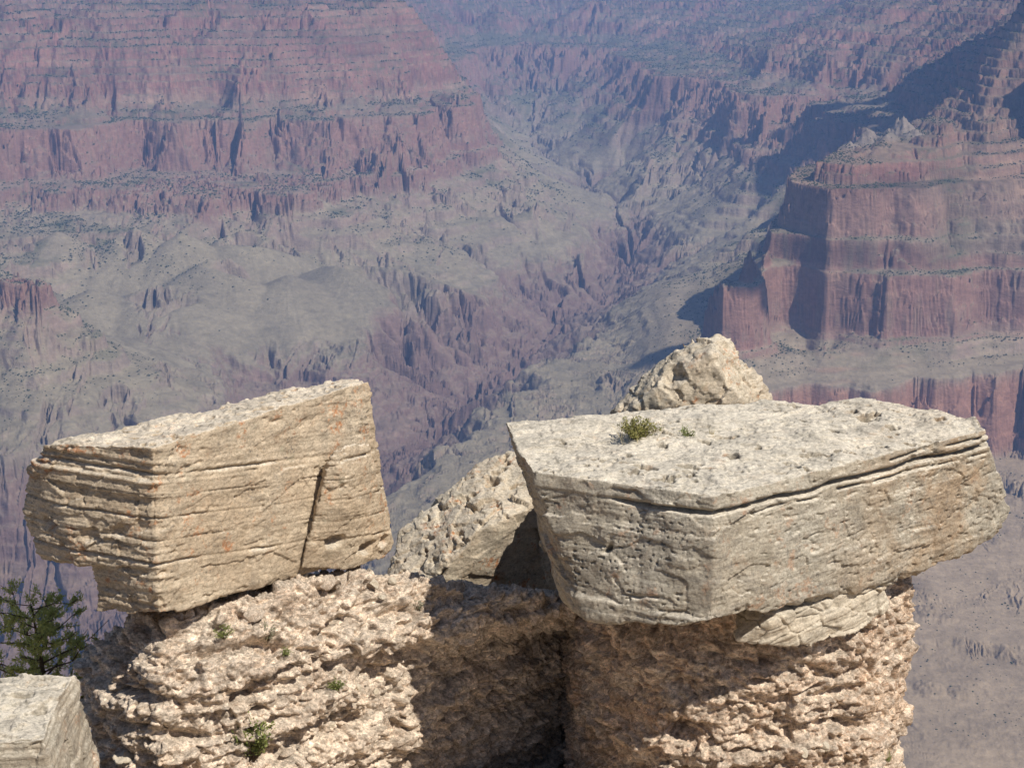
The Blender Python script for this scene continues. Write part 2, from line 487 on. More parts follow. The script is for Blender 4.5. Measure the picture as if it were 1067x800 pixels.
# --- colour of the ground by layer, steepness and patches
def ramp_np(x, stops):
    xs = [a for a, _ in stops]
    return np.stack([np.interp(x, xs, [c[k] for _, c in stops]) for k in range(3)], -1).astype(np.float32)
zj = zs + 22 * fbm2(X / 260, Y / 260, 3, salt=120)
cliff_c = ramp_np(zj, [(-1400, (.19, .125, .11)), (-1190, (.23, .135, .11)), (-1100, (.27, .17, .135)), (-1085, (.30, .23, .17)), (-990, (.34, .255, .185)),
                       (-880, (.34, .225, .165)), (-860, (.31, .165, .12)), (-800, (.33, .16, .115)), (-700, (.36, .18, .125)), (-640, (.34, .165, .115)),
                       (-560, (.33, .145, .10)), (-430, (.34, .14, .10)), (-300, (.34, .15, .105)), (-100, (.34, .17, .13))])
slope_c = ramp_np(zj, [(-1400, (.24, .165, .135)), (-1240, (.25, .18, .145)), (-1150, (.265, .20, .155)), (-1085, (.29, .25, .177)), (-980, (.33, .28, .193)),
                       (-880, (.32, .265, .188)), (-800, (.30, .22, .165)), (-640, (.26, .20, .145)), (-600, (.24, .20, .14)), (-520, (.25, .185, .13)), (-300, (.24, .175, .125)), (-100, (.17, .14, .10))])
dust = sstep(0.0, 0.5, fbm2(X / 45, Y / 45, 4, gain=0.65, salt=131))
lum = cliff_c.mean(-1, keepdims=True)
buff = sstep(0.15, 0.5, noise2(zj / 26.0, X / 2500, 147) + 0.4 * fbm2(X / 200, Y / 200, 2, salt=148))[..., None] * 0.55
cliff_c = cliff_c * 0.76 + lum * np.array((1.05, .99, .95), np.float32) * 0.24
cliff_c = cliff_c * (1 - buff) + np.array((.36, .275, .205), np.float32) * buff
k_ = (sstep(0.7, 1.5, slope + 0.25 * fbm2(X / 60, Y / 60, 3, salt=130)) * (1 - 0.5 * dust) * (1 - 0.5 * scree * m_r))[..., None]
col = slope_c * (1 - k_) + cliff_c * k_
aw = (m_r * sstep(ks[KI['A0']] - 3, ks[KI['A0']] + 3, s) * (1 - sstep(ks[KI['A1']] - 3, ks[KI['A1']] + 3, s)))[..., None]
bw = (m_r * sstep(ks[KI['B0']] - 2, ks[KI['B0']] + 2, s) * (1 - sstep(ks[KI['B1']] - 2, ks[KI['B1']] + 2, s)))[..., None]
col = col * (1 - 0.4 * aw) + np.array((.36, .25, .19), np.float32) * 0.4 * aw
col = col * (1 - 0.28 * bw)
fw = (m_r * sstep(ks[KI['F0']] - 2, ks[KI['F0']] + 2, s) * (1 - sstep(ks[KI['F1']] - 3, ks[KI['F1']] + 3, s)))[..., None]
col = col * (1 - 0.75 * fw) + np.array((.37, .185, .13), np.float32) * 0.75 * fw
low = (m_r * sstep(ks[KI['F1']] - 4, ks[KI['F1']] + 6, s))[..., None]   # the open slope below the near right wall
col = col * (1 - low) + np.array((.38, .295, .205), np.float32) * low
bench = (m_r * (s < ks[KI['F0']]) * (s > ks[KI['A1']]))[..., None] * (1 - k_)
col = col * (1 - 0.6 * bench) + np.array((.33, .265, .19), np.float32) * 0.6 * bench
# thin bands of single beds, streaks of wash, pale scree
band = noise2(zs / 7.0, zs * 0 + fbm2(X / 900, Y / 900, 1, salt=140) * 1.5, 141) + 0.6 * noise2(zs / 2.6, X / 700, 142)
band = band * (1 - m_r) + m_r * 1.1 * (noise2(z / 8.0, X / 1500, 145) + 0.7 * noise2(z / 3.2, X / 900, 146))
col *= (1 + (0.17 + 0.28 * sup)[..., None] * np.clip(band, -1.2, 1.2)[..., None])
pale = sstep(0.35, 0.75, noise2(z / 11.0, X / 300, 143) + 0.5 * fbm2(X / 90, Y / 90, 2, salt=144)) * np.maximum(sup, m_r * (s < ks[KI['F0']])) * 0.65
col = col * (1 - pale[..., None]) + np.array((.42, .28, .20), np.float32) * pale[..., None]
wash = fbm2(X / 130, Y / 130, 4, gain=0.6, salt=150)
col *= (1 + 0.22 * wash)[..., None]
pk = np.clip(pin / 12, 0, 1)[..., None]
col = col * (1 - pk) + np.array((.31, .255, .21), np.float32) * pk
# green along the creek
gr = sstep(-1215, -1262, z) * (D > 4200) * (1 - m_r) * sstep(0.5, 0.2, slope) * 0.55
col = col * (1 - gr[..., None]) + np.array((.09, .12, .055), np.float32) * gr[..., None]
# dry scrub seen as a tint on the benches
tint = sstep(0.0, 0.45, fbm2(X / 170, Y / 170, 4, salt=160) + 0.55 * sstep(7000, 10000, D)) * (1 - k_[..., 0]) * sstep(-1060, -900, zs) * 0.65
col = col * (1 - tint[..., None]) + np.array((.105, .115, .06), np.float32) * tint[..., None]
col = np.clip(col * np.array((.76, .75, .73), np.float32), 0.01, 0.8)

# --- lay the sheet: along every ray, more points where more of the ground is seen
tanang = z / np.sqrt(X * X + Y * Y)
run = np.maximum.accumulate(tanang, axis=1)
vis = tanang >= run - 0.0015
step = np.abs(np.diff(tanang, axis=1)) * F_PX
wgt = np.where(vis[:, 1:], step + 0.25, 0.06 * step + 0.03) + 0.12
def blur_u(a, n):
    c = np.cumsum(np.concatenate([np.repeat(a[:1], n + 1, 0), a, np.repeat(a[-1:], n, 0)]), 0)
    return (c[2 * n + 1:] - c[:-2 * n - 1]) / (2 * n + 1)
def blur_v(a, n):
    return blur_u(np.ascontiguousarray(a.T), n).T
wgt = blur_v(blur_u(blur_u(blur_u(wgt, 12), 12), 8), 5)   # neighbours share their spacing, so that the faces stay regular
cum = np.concatenate([np.zeros((NU, 1)), np.cumsum(wgt, 1)], 1)
frac = cum / cum[:, -1:]
NR = QUAL_R
tgt = np.linspace(0, 1, NR)
idx = np.stack([np.interp(tgt, frac[i], np.arange(NV)) for i in range(NU)])
i0 = np.minimum(idx.astype(np.int32), NV - 2)
f = (idx - i0).astype(np.float32)
rows = np.arange(NU)[:, None]
def pick(a):
    if a.ndim == 3: return a[rows, i0] * (1 - f)[..., None] + a[rows, i0 + 1] * f[..., None]
    return a[rows, i0] * (1 - f) + a[rows, i0 + 1] * f
Dr = np.exp(V0_ + idx * (V1_ - V0_) / (NV - 1))
vx = np.stack([np.sin(u)[:, None] * Dr, np.cos(u)[:, None] * Dr, pick(z)], -1).reshape(-1, 3)
vc = pick(col).reshape(-1, 3)
a = (np.arange(NU - 1)[:, None] * NR + np.arange(NR - 1)[None]).ravel()
faces = np.stack([a, a + 1, a + NR + 1, a + NR], 1)[:, ::-1]

tm = Mat('canyon_rock', 0.95, 0.1)
at = tm.n('ShaderNodeVertexColor', layer_name='Col')
n1 = tm.noise(tm.coords((1, 1, 2.2)), 0.045, 6, 0.7)
n2 = tm.noise(tm.coords((1, 1, 0.35)), 0.11, 5, 0.7)
cc = tm.mix(1.0, at.outputs[0], tm.ramp(n1, [(0.25, 0.72), (0.75, 1.24)]), 'MULTIPLY')
cc = tm.mix(1.0, cc, tm.ramp(n2, [(0.25, 0.88), (0.75, 1.12)]), 'MULTIPLY')
tm.l(cc, tm.b.inputs['Base Color'])
tm.l(tm.bump(n1, 0.5, 8.0, tm.bump(n2, 0.35, 6.0)), tm.b.inputs['Normal'])
me = new_mesh('canyon', vx, faces)
set_color(me, vc)
tag(link('canyon', me, tm.m), kind='structure')

# --- scrub and small trees on the ledges and slopes: far too many to count
N = 70000
ii, jj = rng.integers(5, NU - 5, N * 6), rng.integers(int(NV * 0.25), NV - 5, N * 6)
den = sstep(0.05, 0.5, fbm2(X[ii, jj] / 240, Y[ii, jj] / 240, 3, salt=170) + 0.34) * (slope[ii, jj] < 0.8) * sstep(-1075, -960, zs[ii, jj]) * sstep(2900, 3700, D[0, jj])
den *= 0.25 + 0.75 * sstep(-1050, -900, zs[ii, jj])
den = np.maximum(den, 0.10 * (lowz[ii, jj] > 0.5) * sstep(-0.2, 0.4, fbm2(X[ii, jj] / 120, Y[ii, jj] / 120, 3, salt=171)))
keep = (rng.random(N * 6) < den) & vis[ii, jj]
ii, jj = ii[keep][:N], jj[keep][:N]
n = len(ii)
base = np.stack([X[ii, jj], Y[ii, jj], z[ii, jj]], 1)
dirs = np.array([(1, 0, .3), (.3, .95, .35), (-.8, .6, .3), (-.8, -.6, .35), (.3, -.95, .3), (0, 0, 1.0), (0, 0, -.35)], np.float32)
rad = (1.7 + 2.4 * rng.random(n) ** 2) * np.clip(D[0, jj] / 5200, 0.6, 1.6)
vv = base[:, None] + dirs[None] * rad[:, None, None] * (0.7 + 0.6 * rng.random((n, 7, 1)))
tri = np.array([(0, 1, 5), (1, 2, 5), (2, 3, 5), (3, 4, 5), (4, 0, 5), (1, 0, 6), (2, 1, 6), (3, 2, 6), (4, 3, 6), (0, 4, 6)])
ff = (np.arange(n)[:, None, None] * 7 + tri[None]).reshape(-1, 3)
sm = Mat('scrub_leaves', 0.9, 0.1)
sm.l(sm.ramp(sm.noise(sm.coords(), 0.02, 2), [(0.3, (.035, .05, .022)), (0.7, (.075, .085, .042))]), sm.b.inputs['Base Color'])
tag(link('scrub', new_mesh('scrub', vv.reshape(-1, 3), ff), sm.m), kind='stuff', label='dark dots of scrub and small trees scattered over the canyon slopes', cat='scrub')
print('terrain', len(vx), 'scrub', n, 'z', vx[:, 2].min(), vx[:, 2].max())
# ------------------------------------------------------------------ rocks of the rim
from mathutils.bvhtree import BVHTree

def at_z(px, py, z):
    d = ray(px, py)
    return d * (z / d[2])

def solid(hulls, voxel, smooth_n=6):
    """closed surface round one or more convex pieces, evenly and finely meshed -> verts, quads, normals"""
    bm = bmesh.new()
    for pts in hulls:
        vs = [bm.verts.new(tuple(p)) for p in pts]
        r = bmesh.ops.convex_hull(bm, input=vs)
        junk = [e for e in r['geom_interior'] + r['geom_unused'] if isinstance(e, bmesh.types.BMVert)]
        if junk: bmesh.ops.delete(bm, geom=list(set(junk)), context='VERTS')
    bmesh.ops.recalc_face_normals(bm, faces=bm.faces[:])
    me = bpy.data.meshes.new('tmp')
    bm.to_mesh(me); bm.free()
    o = bpy.data.objects.new('tmp', me)
    C.objects.link(o)
    m = o.modifiers.new('r', 'REMESH'); m.mode = 'VOXEL'; m.voxel_size = voxel; m.adaptivity = 0
    m = o.modifiers.new('s', 'SMOOTH'); m.factor = 0.5; m.iterations = smooth_n
    dg = bpy.context.evaluated_depsgraph_get()
    ev = o.evaluated_get(dg)
    e = ev.to_mesh()
    v = np.empty(len(e.vertices) * 3, np.float32); e.vertices.foreach_get('co', v)
    n = np.empty(len(e.vertices) * 3, np.float32); e.vertices.foreach_get('normal', n)
    k = np.empty(len(e.loops), np.int32); e.loops.foreach_get('vertex_index', k)
    assert len(k) == 4 * len(e.polygons)
    v, n, k = v.reshape(-1, 3).copy(), n.reshape(-1, 3).copy(), k.reshape(-1, 4).copy()
    ev.to_mesh_clear()
    bpy.data.objects.remove(o); bpy.data.meshes.remove(me)
    return v, k, n

def normals(v, f):
    a, b = v[f[:, 2]] - v[f[:, 0]], v[f[:, 3]] - v[f[:, 1]]
    fn = np.cross(a, b)
    n = np.zeros_like(v)
    for c in range(4):
        for x in range(3):
            n[:, x] += np.bincount(f[:, c], fn[:, x], len(v))
    return n / (np.linalg.norm(n, axis=1)[:, None] + 1e-12)

def soften(n, f, k):
    """normals averaged over neighbours, so that displacement does not tear at corners"""
    for _ in range(k):
        m = n[f].mean(1)
        s_ = np.zeros_like(n)
        for c in range(4):
            for x in range(3):
                s_[:, x] += np.bincount(f[:, c], m[:, x], len(n))
        n = s_ / (np.linalg.norm(s_, axis=1)[:, None] + 1e-12)
    return n

def seg_dist(p, pts):
    """distance of points to a polyline"""
    out = np.full(len(p), 9e9)
    for a, b in zip(pts[:-1], pts[1:]):
        a, b = np.asarray(a), np.asarray(b)
        ab = b - a
        t = np.clip(((p - a) @ ab) / (ab @ ab), 0, 1)
        out = np.minimum(out, np.linalg.norm(p - a - t[:, None] * ab, axis=1))
    return out

def crack(p, pts, w, depth, jit=0.02, salt=0):
    q = p + jit * np.stack([noise3(p / 0.09, 300 + salt), noise3(p / 0.09, 310 + salt), noise3(p / 0.09, 320 + salt)], 1)
    return -depth * np.exp(-(seg_dist(q, pts) / w) ** 2)

def pit(p, c, r, depth, flat=0.5):
    d = (p - np.asarray(c)) / np.array((r, r, r * flat))
    d = np.linalg.norm(d, axis=1) + 0.25 * noise3(p / (r * 0.5), 77)
    return -depth * (1 - sstep(0.55, 1.1, d))

def facets(p, salt, tilt=0.5):
    """broken faces: every cell a flat facet of its own tilt and set-back; also the seams between them"""
    f1, f2, cr, cen = cells3(p, salt)
    dirs = (cr[:, [1, 2, 0]] - 0.5) * 2
    return (cr[:, 0] - 0.5) + tilt * ((p - cen) * dirs).sum(1), np.exp(-((f2 - f1) / 0.07) ** 2) * (cr[:, 1] > 0.5)

def bed(z, per, salt, sharp=0.25):
    """layered steps: each bed a random set-back, with a thin groove between beds"""
    t = z / per
    i = np.floor(t).astype(np.int32)
    f = t - i
    r0, r1 = _u3[hash3(i, i * 0 + 5, i * 0, salt)][:, 0], _u3[hash3(i + 1, i * 0 + 5, i * 0, salt)][:, 0]
    k = sstep(1 - sharp, 1, f)
    return r0 * (1 - k) + r1 * k - 0.5, np.exp(-((np.minimum(f, 1 - f)) / 0.09) ** 2)

def place_rock(name, v, f, base, mat, label, cat, group=None, kind=None):
    base = np.asarray(base, np.float32)
    me = new_mesh(name, v - base, f)
    o = link(name, me, mat)
    o.location = tuple(float(x) for x in base)
    return tag(o, label, cat, group, kind)

# ---- materials
def rock_mat(name, pale, mid, dark, stain, stain_amt, rough_bump, bands=0.5, lichen=0.0, scale=1.0, top=None, chips=0.0, patch=None):
    m = Mat(name, 0.92, 0.15)
    co = m.coords()
    flat = m.coords((1, 1, 5.5))
    n_big = m.noise(co, 1.3 * scale, 4, 0.6, 0.4)
    n_band = m.noise(flat, 2.6 * scale, 5, 0.65, 0.3)
    n_mid = m.noise(co, 7 * scale, 6, 0.7)
    n_fine = m.noise(co, 42 * scale, 5, 0.75)
    c = m.mix(m.ramp(n_big, [(0.36, 0.0), (0.64, 1.0)]), mid, pale)
    c = m.mix(m.ramp(n_band, [(0.50, 0.0), (0.68, bands)]), c, dark)
    c = m.mix(m.ramp(n_mid, [(0.54, 0.0), (0.72, stain_amt)]), c, stain)
    if lichen:
        n_l = m.noise(co, 3.1 * scale, 7, 0.72, 0.2)
        n_l2 = m.noise(co, 15 * scale, 4, 0.7)
        lm = m.n('ShaderNodeMath', operation='MULTIPLY')
        m.l(m.ramp(n_l, [(0.555, 0.0), (0.62, 1.0)]), lm.inputs[0])
        m.l(m.ramp(n_l2, [(0.46, 0.0), (0.56, lichen)]), lm.inputs[1])
        c = m.mix(lm.outputs[0], c, (.44, .17, .06))
        n_g = m.noise(co, 5.3 * scale, 6, 0.7)
        c = m.mix(m.ramp(n_g, [(0.62, 0.0), (0.70, lichen * 0.4)]), c, (.30, .31, .22))
    if patch:                                               # a broad rusty patch towards one end
        sx_ = m.n('ShaderNodeSeparateXYZ'); m.l(co, sx_.inputs[0])
        ma = m.n('ShaderNodeMath', operation='MULTIPLY')
        m.l(m.ramp(m.noise(co, 1.9, 6, 0.7, 0.4), [(0.40, 0.0), (0.58, 1.0)]), ma.inputs[0])
        mr = m.n('ShaderNodeMapRange'); mr.inputs[1].default_value, mr.inputs[2].default_value = patch[0], patch[1]
        mr.inputs[4].default_value = 0.7
        m.l(sx_.outputs['X'], mr.inputs[0]); m.l(mr.outputs[0], ma.inputs[1])
        c_top = c
        c = m.mix(ma.outputs[0], c, (.33, .225, .135))
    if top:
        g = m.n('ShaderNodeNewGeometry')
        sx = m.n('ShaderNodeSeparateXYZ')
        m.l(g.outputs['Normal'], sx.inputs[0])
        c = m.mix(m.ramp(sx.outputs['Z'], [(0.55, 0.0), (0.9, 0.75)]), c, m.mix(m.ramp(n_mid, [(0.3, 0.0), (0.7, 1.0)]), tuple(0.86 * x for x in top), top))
    if lichen:                                              # water stains and dark lichen
        n_st = m.noise(m.coords((1, 1, .13)), 5.0 * scale, 5, 0.6, 0.2)
        c = m.mix(m.ramp(n_st, [(0.56, 0.0), (0.70, 0.45)]), c, (.25, .215, .17))
        dl = m.n('ShaderNodeMath', operation='MULTIPLY')
        m.l(m.ramp(m.noise(co, 2.4 * scale, 5, 0.7, 0.3), [(0.50, 0.0), (0.60, 1.0)]), dl.inputs[0])
        m.l(m.ramp(m.noise(co, 27 * scale, 4, 0.7), [(0.55, 0.0), (0.62, 0.65)]), dl.inputs[1])
        c = m.mix(dl.outputs[0], c, (.135, .125, .11))
    if chips:
        for sc_v, lo, hi in ((7.5, 1 - .30 * chips, 1 + .30 * chips), (19, 1 - .38 * chips, 1 + .42 * chips), (44, 1 - .4 * chips, 1 + .45 * chips)):
            wob_ = m.n('ShaderNodeVectorMath', operation='MULTIPLY_ADD')
            nz = m.n('ShaderNodeTexNoise'); nz.inputs['Scale'].default_value = sc_v * 1.3; m.l(co, nz.inputs['Vector'])
            m.l(nz.outputs['Color'], wob_.inputs[0]); wob_.inputs[1].default_value = (1.2 / sc_v,) * 3; m.l(m.coords((1, 1, 1.5)), wob_.inputs[2])
            vo = m.n('ShaderNodeTexVoronoi'); vo.inputs['Scale'].default_value = sc_v
            m.l(wob_.outputs[0], vo.inputs['Vector'])
            sp = m.n('ShaderNodeSeparateColor'); m.l(vo.outputs['Color'], sp.inputs[0])
            c = m.mix(1.0, c, m.ramp(sp.outputs[0], [(0.1, lo), (0.9, hi)]), 'MULTIPLY')
        c = m.mix(m.ramp(sp.outputs[1], [(0.80, 0.0), (0.84, 0.55 * chips)]), c, (.66, .58, .48))
    n_mot = m.noise(m.coords((1, 1, 2.2)), 3.2 * scale, 8, 0.75, 0.5)
    n_sp = m.noise(flat, 16 * scale, 5, 0.75)
    c = m.mix(1.0, c, m.ramp(n_mot, [(0.30, 0.62), (0.5, 1.0), (0.68, 1.2)]), 'MULTIPLY')
    c = m.mix(1.0, c, m.ramp(n_sp, [(0.34, 0.66), (0.5, 1.0), (0.7, 1.16)]), 'MULTIPLY')
    c = m.mix(1.0, c, m.ramp(n_fine, [(0.28, 0.58), (0.5, 1.0), (0.74, 1.28)]), 'MULTIPLY')
    m.l(c, m.b.inputs['Base Color'])
    n_grit = m.noise(co, 110 * scale, 3, 0.7)
    m.l(m.bump(n_fine, rough_bump, 0.02, m.bump(n_grit, rough_bump * 0.8, 0.010)), m.b.inputs['Normal'])
    return m.m

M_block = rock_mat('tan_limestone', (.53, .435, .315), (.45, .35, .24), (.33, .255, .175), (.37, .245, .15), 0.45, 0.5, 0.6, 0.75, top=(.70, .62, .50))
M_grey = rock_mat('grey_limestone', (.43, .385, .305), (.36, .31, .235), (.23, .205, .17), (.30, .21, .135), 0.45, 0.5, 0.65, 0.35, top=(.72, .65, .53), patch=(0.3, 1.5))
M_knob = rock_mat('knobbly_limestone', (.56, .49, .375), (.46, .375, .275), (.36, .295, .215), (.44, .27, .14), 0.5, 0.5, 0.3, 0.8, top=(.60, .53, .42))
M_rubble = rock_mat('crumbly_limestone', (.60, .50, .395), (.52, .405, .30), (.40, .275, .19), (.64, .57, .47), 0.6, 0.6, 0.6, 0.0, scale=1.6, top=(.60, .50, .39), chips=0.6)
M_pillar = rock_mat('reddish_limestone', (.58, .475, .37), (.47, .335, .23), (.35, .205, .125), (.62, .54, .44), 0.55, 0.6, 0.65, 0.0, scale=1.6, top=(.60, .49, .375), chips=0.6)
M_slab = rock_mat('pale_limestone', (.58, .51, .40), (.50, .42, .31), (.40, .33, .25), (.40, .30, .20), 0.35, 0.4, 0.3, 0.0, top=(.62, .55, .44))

V = lambda px, py, y: at_y(px, py, y)

# ---- right boulder: broad flat-topped block
ZT = -4.66
FC, FL, BL = at_z(745, 516, ZT), at_z(553, 490, ZT), at_z(528, 441, ZT)
R1, R2 = at_z(1012, 434, ZT + 0.03), at_z(1020, 449, ZT - 0.02)
bk = [at_z(640, 429, ZT), at_z(800, 418, ZT), at_z(935, 420, ZT)]
low = [V(742, 648, 13.95), V(700, 652, 14.05), V(612, 645, 14.4), V(596, 632, 14.6), V(588, 608, 16.4), V(860, 624, 14.9), V(930, 606, 15.5), V(1001, 580, 16.05), V(1036, 556, 16.45)]
tip = [V(1045, 502, 16.4), V(1054, 530, 16.5), V(1034, 474, 16.3), V(1015, 520, 17.4)]
back = [np.array((3.4, 17.6, -5.5)), np.array((0.8, 17.3, -5.9)), np.array((4.5, 17.3, -5.2)), np.array((2.2, 17.9, -5.0))]
v, f, n = solid([[FC, FL, BL, R1, R2, *bk, *low, *tip, *back]], 0.0105, 22)
ns = soften(n, f, 6)
up = sstep(0.55, 0.85, ns[:, 2])
side = 1 - up
zz = v[:, 2] + 0.03 * noise3(v / 0.9, 401) + 0.008 * noise3(v / 0.2, 402)
q = ZT - zz
d = 0.055 * fbm3(v / 0.8, 3, salt=403) + 0.02 * noise3(v / .25, 435)
b1, g1 = bed(zz, 0.085, 404); b2, g2 = bed(zz, 0.031, 405)
mB = sstep(-0.3, 0.3, noise3(v / 0.7, 406))
mC = sstep(-0.35, 0.35, noise3(v / np.array((.6, .6, .25)), 430))
d += side * (0.016 * b1 * mC + 0.012 * b2 * mB - 0.005 * g2 * mB)
# main parting below the top slab, a second one on the right
px_ = v[:, 0]
gap = np.exp(-((q - 0.155 - 0.02 * noise3(v / 0.5, 407)) / 0.020) ** 2) * sstep(0.85, 1.1, px_ + 0.25 * noise3(v / .3, 408))
gap2 = np.exp(-((q - 0.235 - 0.025 * noise3(v / 0.6, 409)) / 0.013) ** 2) * sstep(2.0, 2.5, px_) * sstep(-0.5, 0.1, noise3(v / .4, 410))
gap3 = np.exp(-((q - 0.075) / 0.012) ** 2) * sstep(2.6, 3.2, px_) * sstep(-0.2, 0.25, noise3(v / .35, 411))
d -= side * (0.11 * gap + 0.08 * gap2 + 0.07 * gap3)
d += side * 0.022 * sstep(0.15, 0.12, q)                       # the top slab stands proud
# rows of solution pits on the left front face, fewer to the right
pn = 0.8 * noise3(v / np.array((.048, .048, .034)), 412) + 0.4 * noise3(v / np.array((.026, .026, .018)), 413) + 0.2 * np.cos(6.2832 * (zz / 0.058 + 0.5 * noise3(v / .25, 434)))
pm = (0.25 + 0.75 * sstep(1.9, 1.2, px_)) * sstep(0.15, 0.25, q) * sstep(1.25, 0.95, q) * sstep(-0.55, 0.2, noise3(v / 0.33, 414))
d -= side * 0.030 * sstep(0.30, 0.62, pn) * pm
pr = noise3(v / np.array((.10, .10, .035)), 415)
d -= side * 0.022 * sstep(0.3, 0.6, pr) * sstep(1.7, 2.3, px_)
# chipping
fc, sm_ = facets(v / np.array((.5, .5, .26)) + 0.3 * fbm3(v / .3, 2, salt=416)[:, None], 417, 0.7)
d += side * (0.035 * fc - 0.006 * sm_)
fc, sm_ = facets(v / np.array((.16, .16, .08)) + 0.3 * fbm3(v / .1, 2, salt=431)[:, None], 432, 0.9)
d += side * 0.014 * fc * sstep(-0.2, 0.3, noise3(v / .4, 433))
# the top: thin weathered sheets, hollows
lay = fbm3(v / np.array((.55, .55, 5.)), 4, gain=0.55, salt=418) * 5
d += up * (0.017 * (np.floor(lay) + sstep(0.75, 1.0, lay - np.floor(lay))) + 0.012 * fbm3(v / .12, 3, salt=419))
hol = noise3(v / np.array((.26, .10, 1.)), 420) + 0.4 * noise3(v / .05, 421)
d -= up * 0.06 * sstep(0.34, 0.5, hol) * sstep(-0.3, 0.2, noise3(v / .8, 424))
for a in ((674, 487, .085), (716, 484, .075), (735, 459, .06), (655, 474, .04), (762, 476, .07), (720, 491, .05), (835, 440, .07), (900, 437, .09), (930, 447, .07), (790, 468, .04), (690, 465, .05), (868, 452, .08), (980, 440, .07)):
    d += up * pit(v, at_z(a[0], a[1], ZT) - np.array((0, 0, .02)), a[2] * 1.25, 0.10, 0.9)
d += side * 0.035 * sstep(-5.66, -5.72, zz) * sstep(1.75, 1.55, px_)        # pale lip along the foot
d += 0.010 * fbm3(v / 0.06, 3, gain=0.7, salt=422)
d += up * 0.03 * fbm3(v / np.array((.7, .7, 3.)), 3, salt=423)
# explicit cracks
P3 = lambda pts: [V(*a) for a in pts]
d += crack(v, P3([(633, 505, 14.4), (640, 530, 14.4), (637, 556, 14.42), (631, 575, 14.45)]), 0.020, 0.13, salt=1)
d += crack(v, P3([(563, 505, 14.75), (568, 540, 14.72), (578, 580, 14.7)]), 0.02, 0.07, salt=2)
d += crack(v, P3([(600, 617, 14.55), (650, 620, 14.3), (690, 622, 14.15)]), 0.014, 0.05, salt=3)
d += crack(v, P3([(930, 512, 15.5), (940, 540, 15.55), (942, 565, 15.6), (957, 585, 15.7)]), 0.02, 0.07, salt=4)
d += crack(v, P3([(915, 575, 15.4), (945, 560, 15.6), (955, 553, 15.7)]), 0.016, 0.04, salt=5)
d -= 0.05 * sstep(0.0, 0.5, noise3(v / 0.22, 425)) * sstep(-0.2, -0.6, ns[:, 2])
v_r = v + ns * d[:, None]
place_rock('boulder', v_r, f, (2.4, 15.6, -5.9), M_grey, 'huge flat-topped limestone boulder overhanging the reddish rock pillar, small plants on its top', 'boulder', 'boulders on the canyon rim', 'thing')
F_r = f

# ---- left boulder: tilted slab-like block
A = [V(45, 462, 14.35), V(160, 466, 14.0), V(385, 396, 16.25), V(347, 397, 16.6), V(215, 430, 15.3), V(27, 503, 14.6), V(26, 540, 14.6), V(44, 582, 14.5), V(84, 587, 14.25), V(163, 592, 14.0),
     V(409, 570, 16.35), V(402, 578, 16.3), V(300, 590, 15.2), V(395, 545, 16.9), V(250, 560, 16.0), V(60, 570, 15.2), V(60, 500, 15.2)]
B = [V(96, 589, 14.32), V(163, 586, 14.0), V(166, 640, 14.02), V(99, 638, 14.3), V(252, 614, 14.75), V(300, 592, 15.2), V(360, 588, 15.85), V(360, 560, 15.85), V(118, 610, 15.2), V(300, 585, 16.2), V(240, 560, 14.7)]
Cc = [V(347, 468, 15.47), V(384, 461, 16.0), V(411, 566, 16.2), V(404, 580, 16.1), V(366, 593, 15.68), V(314, 592, 15.27), V(326, 552, 15.40), V(338, 488, 15.54), V(362, 510, 15.46), V(380, 520, 16.5), V(330, 560, 15.9), V(350, 560, 15.45)]
v, f, n = solid([A, B, Cc], 0.0105, 6)
ns = soften(n, f, 6)
up = sstep(0.6, 0.85, ns[:, 2]); side = 1 - up
tl = np.array((0.10, 0.12, 1.0)); tl /= np.linalg.norm(tl)           # beds dip gently
h = (v - np.array((-2.9, 14.0, -4.2))) @ tl
hw = h + 0.02 * noise3(v / 1.1, 501) + 0.006 * noise3(v / .16, 502)
d = 0.035 * fbm3(v / 0.7, 3, salt=503)
b1, g1 = bed(hw, 0.14, 504); b2, g2 = bed(hw, 0.036, 505)
lf = sstep(-2.85, -3.1, v[:, 0] - 0.7 * (v[:, 1] - 14.0) * 0)          # the left face is more layered
mC = sstep(-0.35, 0.35, noise3(v / np.array((.6, .6, .25)), 540))
b3, g3 = bed(hw, 0.017, 544)
d += side * (0.004 + 0.004 * lf) * b3
d += side * ((0.008 * mC + 0.028 * lf) * b1 + (0.006 * mC + 0.016 * lf) * b2 - 0.004 * g2 * mC)
for lev, wd, dp, sa in ((-0.235, .011, .04, 1), (-0.62, .010, .03, 2), (-1.02, .013, .05, 3), (-0.42, .008, .022, 4), (-0.82, .007, .02, 5)):
    d -= side * dp * np.exp(-((hw - lev - 0.012 * noise3(v / .9, 510 + sa)) / wd) ** 2) * (0.25 + 0.75 * np.maximum(lf, sstep(-0.1, 0.3, noise3(v / .45, 520 + sa))))
fc, sm_ = facets(v / np.array((.55, .55, .3)) + 0.3 * fbm3(v / .3, 2, salt=530)[:, None], 531, 0.7)
d += side * (0.028 * fc * (0.6 + 0.6 * lf) - 0.003 * sm_)
fc, sm_ = facets(v / np.array((.17, .17, .09)) + 0.3 * fbm3(v / .1, 2, salt=541)[:, None], 542, 0.9)
d += side * 0.016 * fc * np.maximum(lf, sstep(-0.1, 0.4, noise3(v / .4, 543)))
d -= side * 0.02 * sstep(0.3, 0.6, noise3(v / np.array((.11, .11, .05)), 532)) * sstep(-0.2, 0.4, noise3(v / .5, 533))
lay = fbm3(v / np.array((.5, .5, 4.)), 4, gain=0.55, salt=534) * 5
d += up * (0.020 * (np.floor(lay) + sstep(0.7, 1.0, lay - np.floor(lay))) + 0.012 * fbm3(v / .12, 3, salt=535))
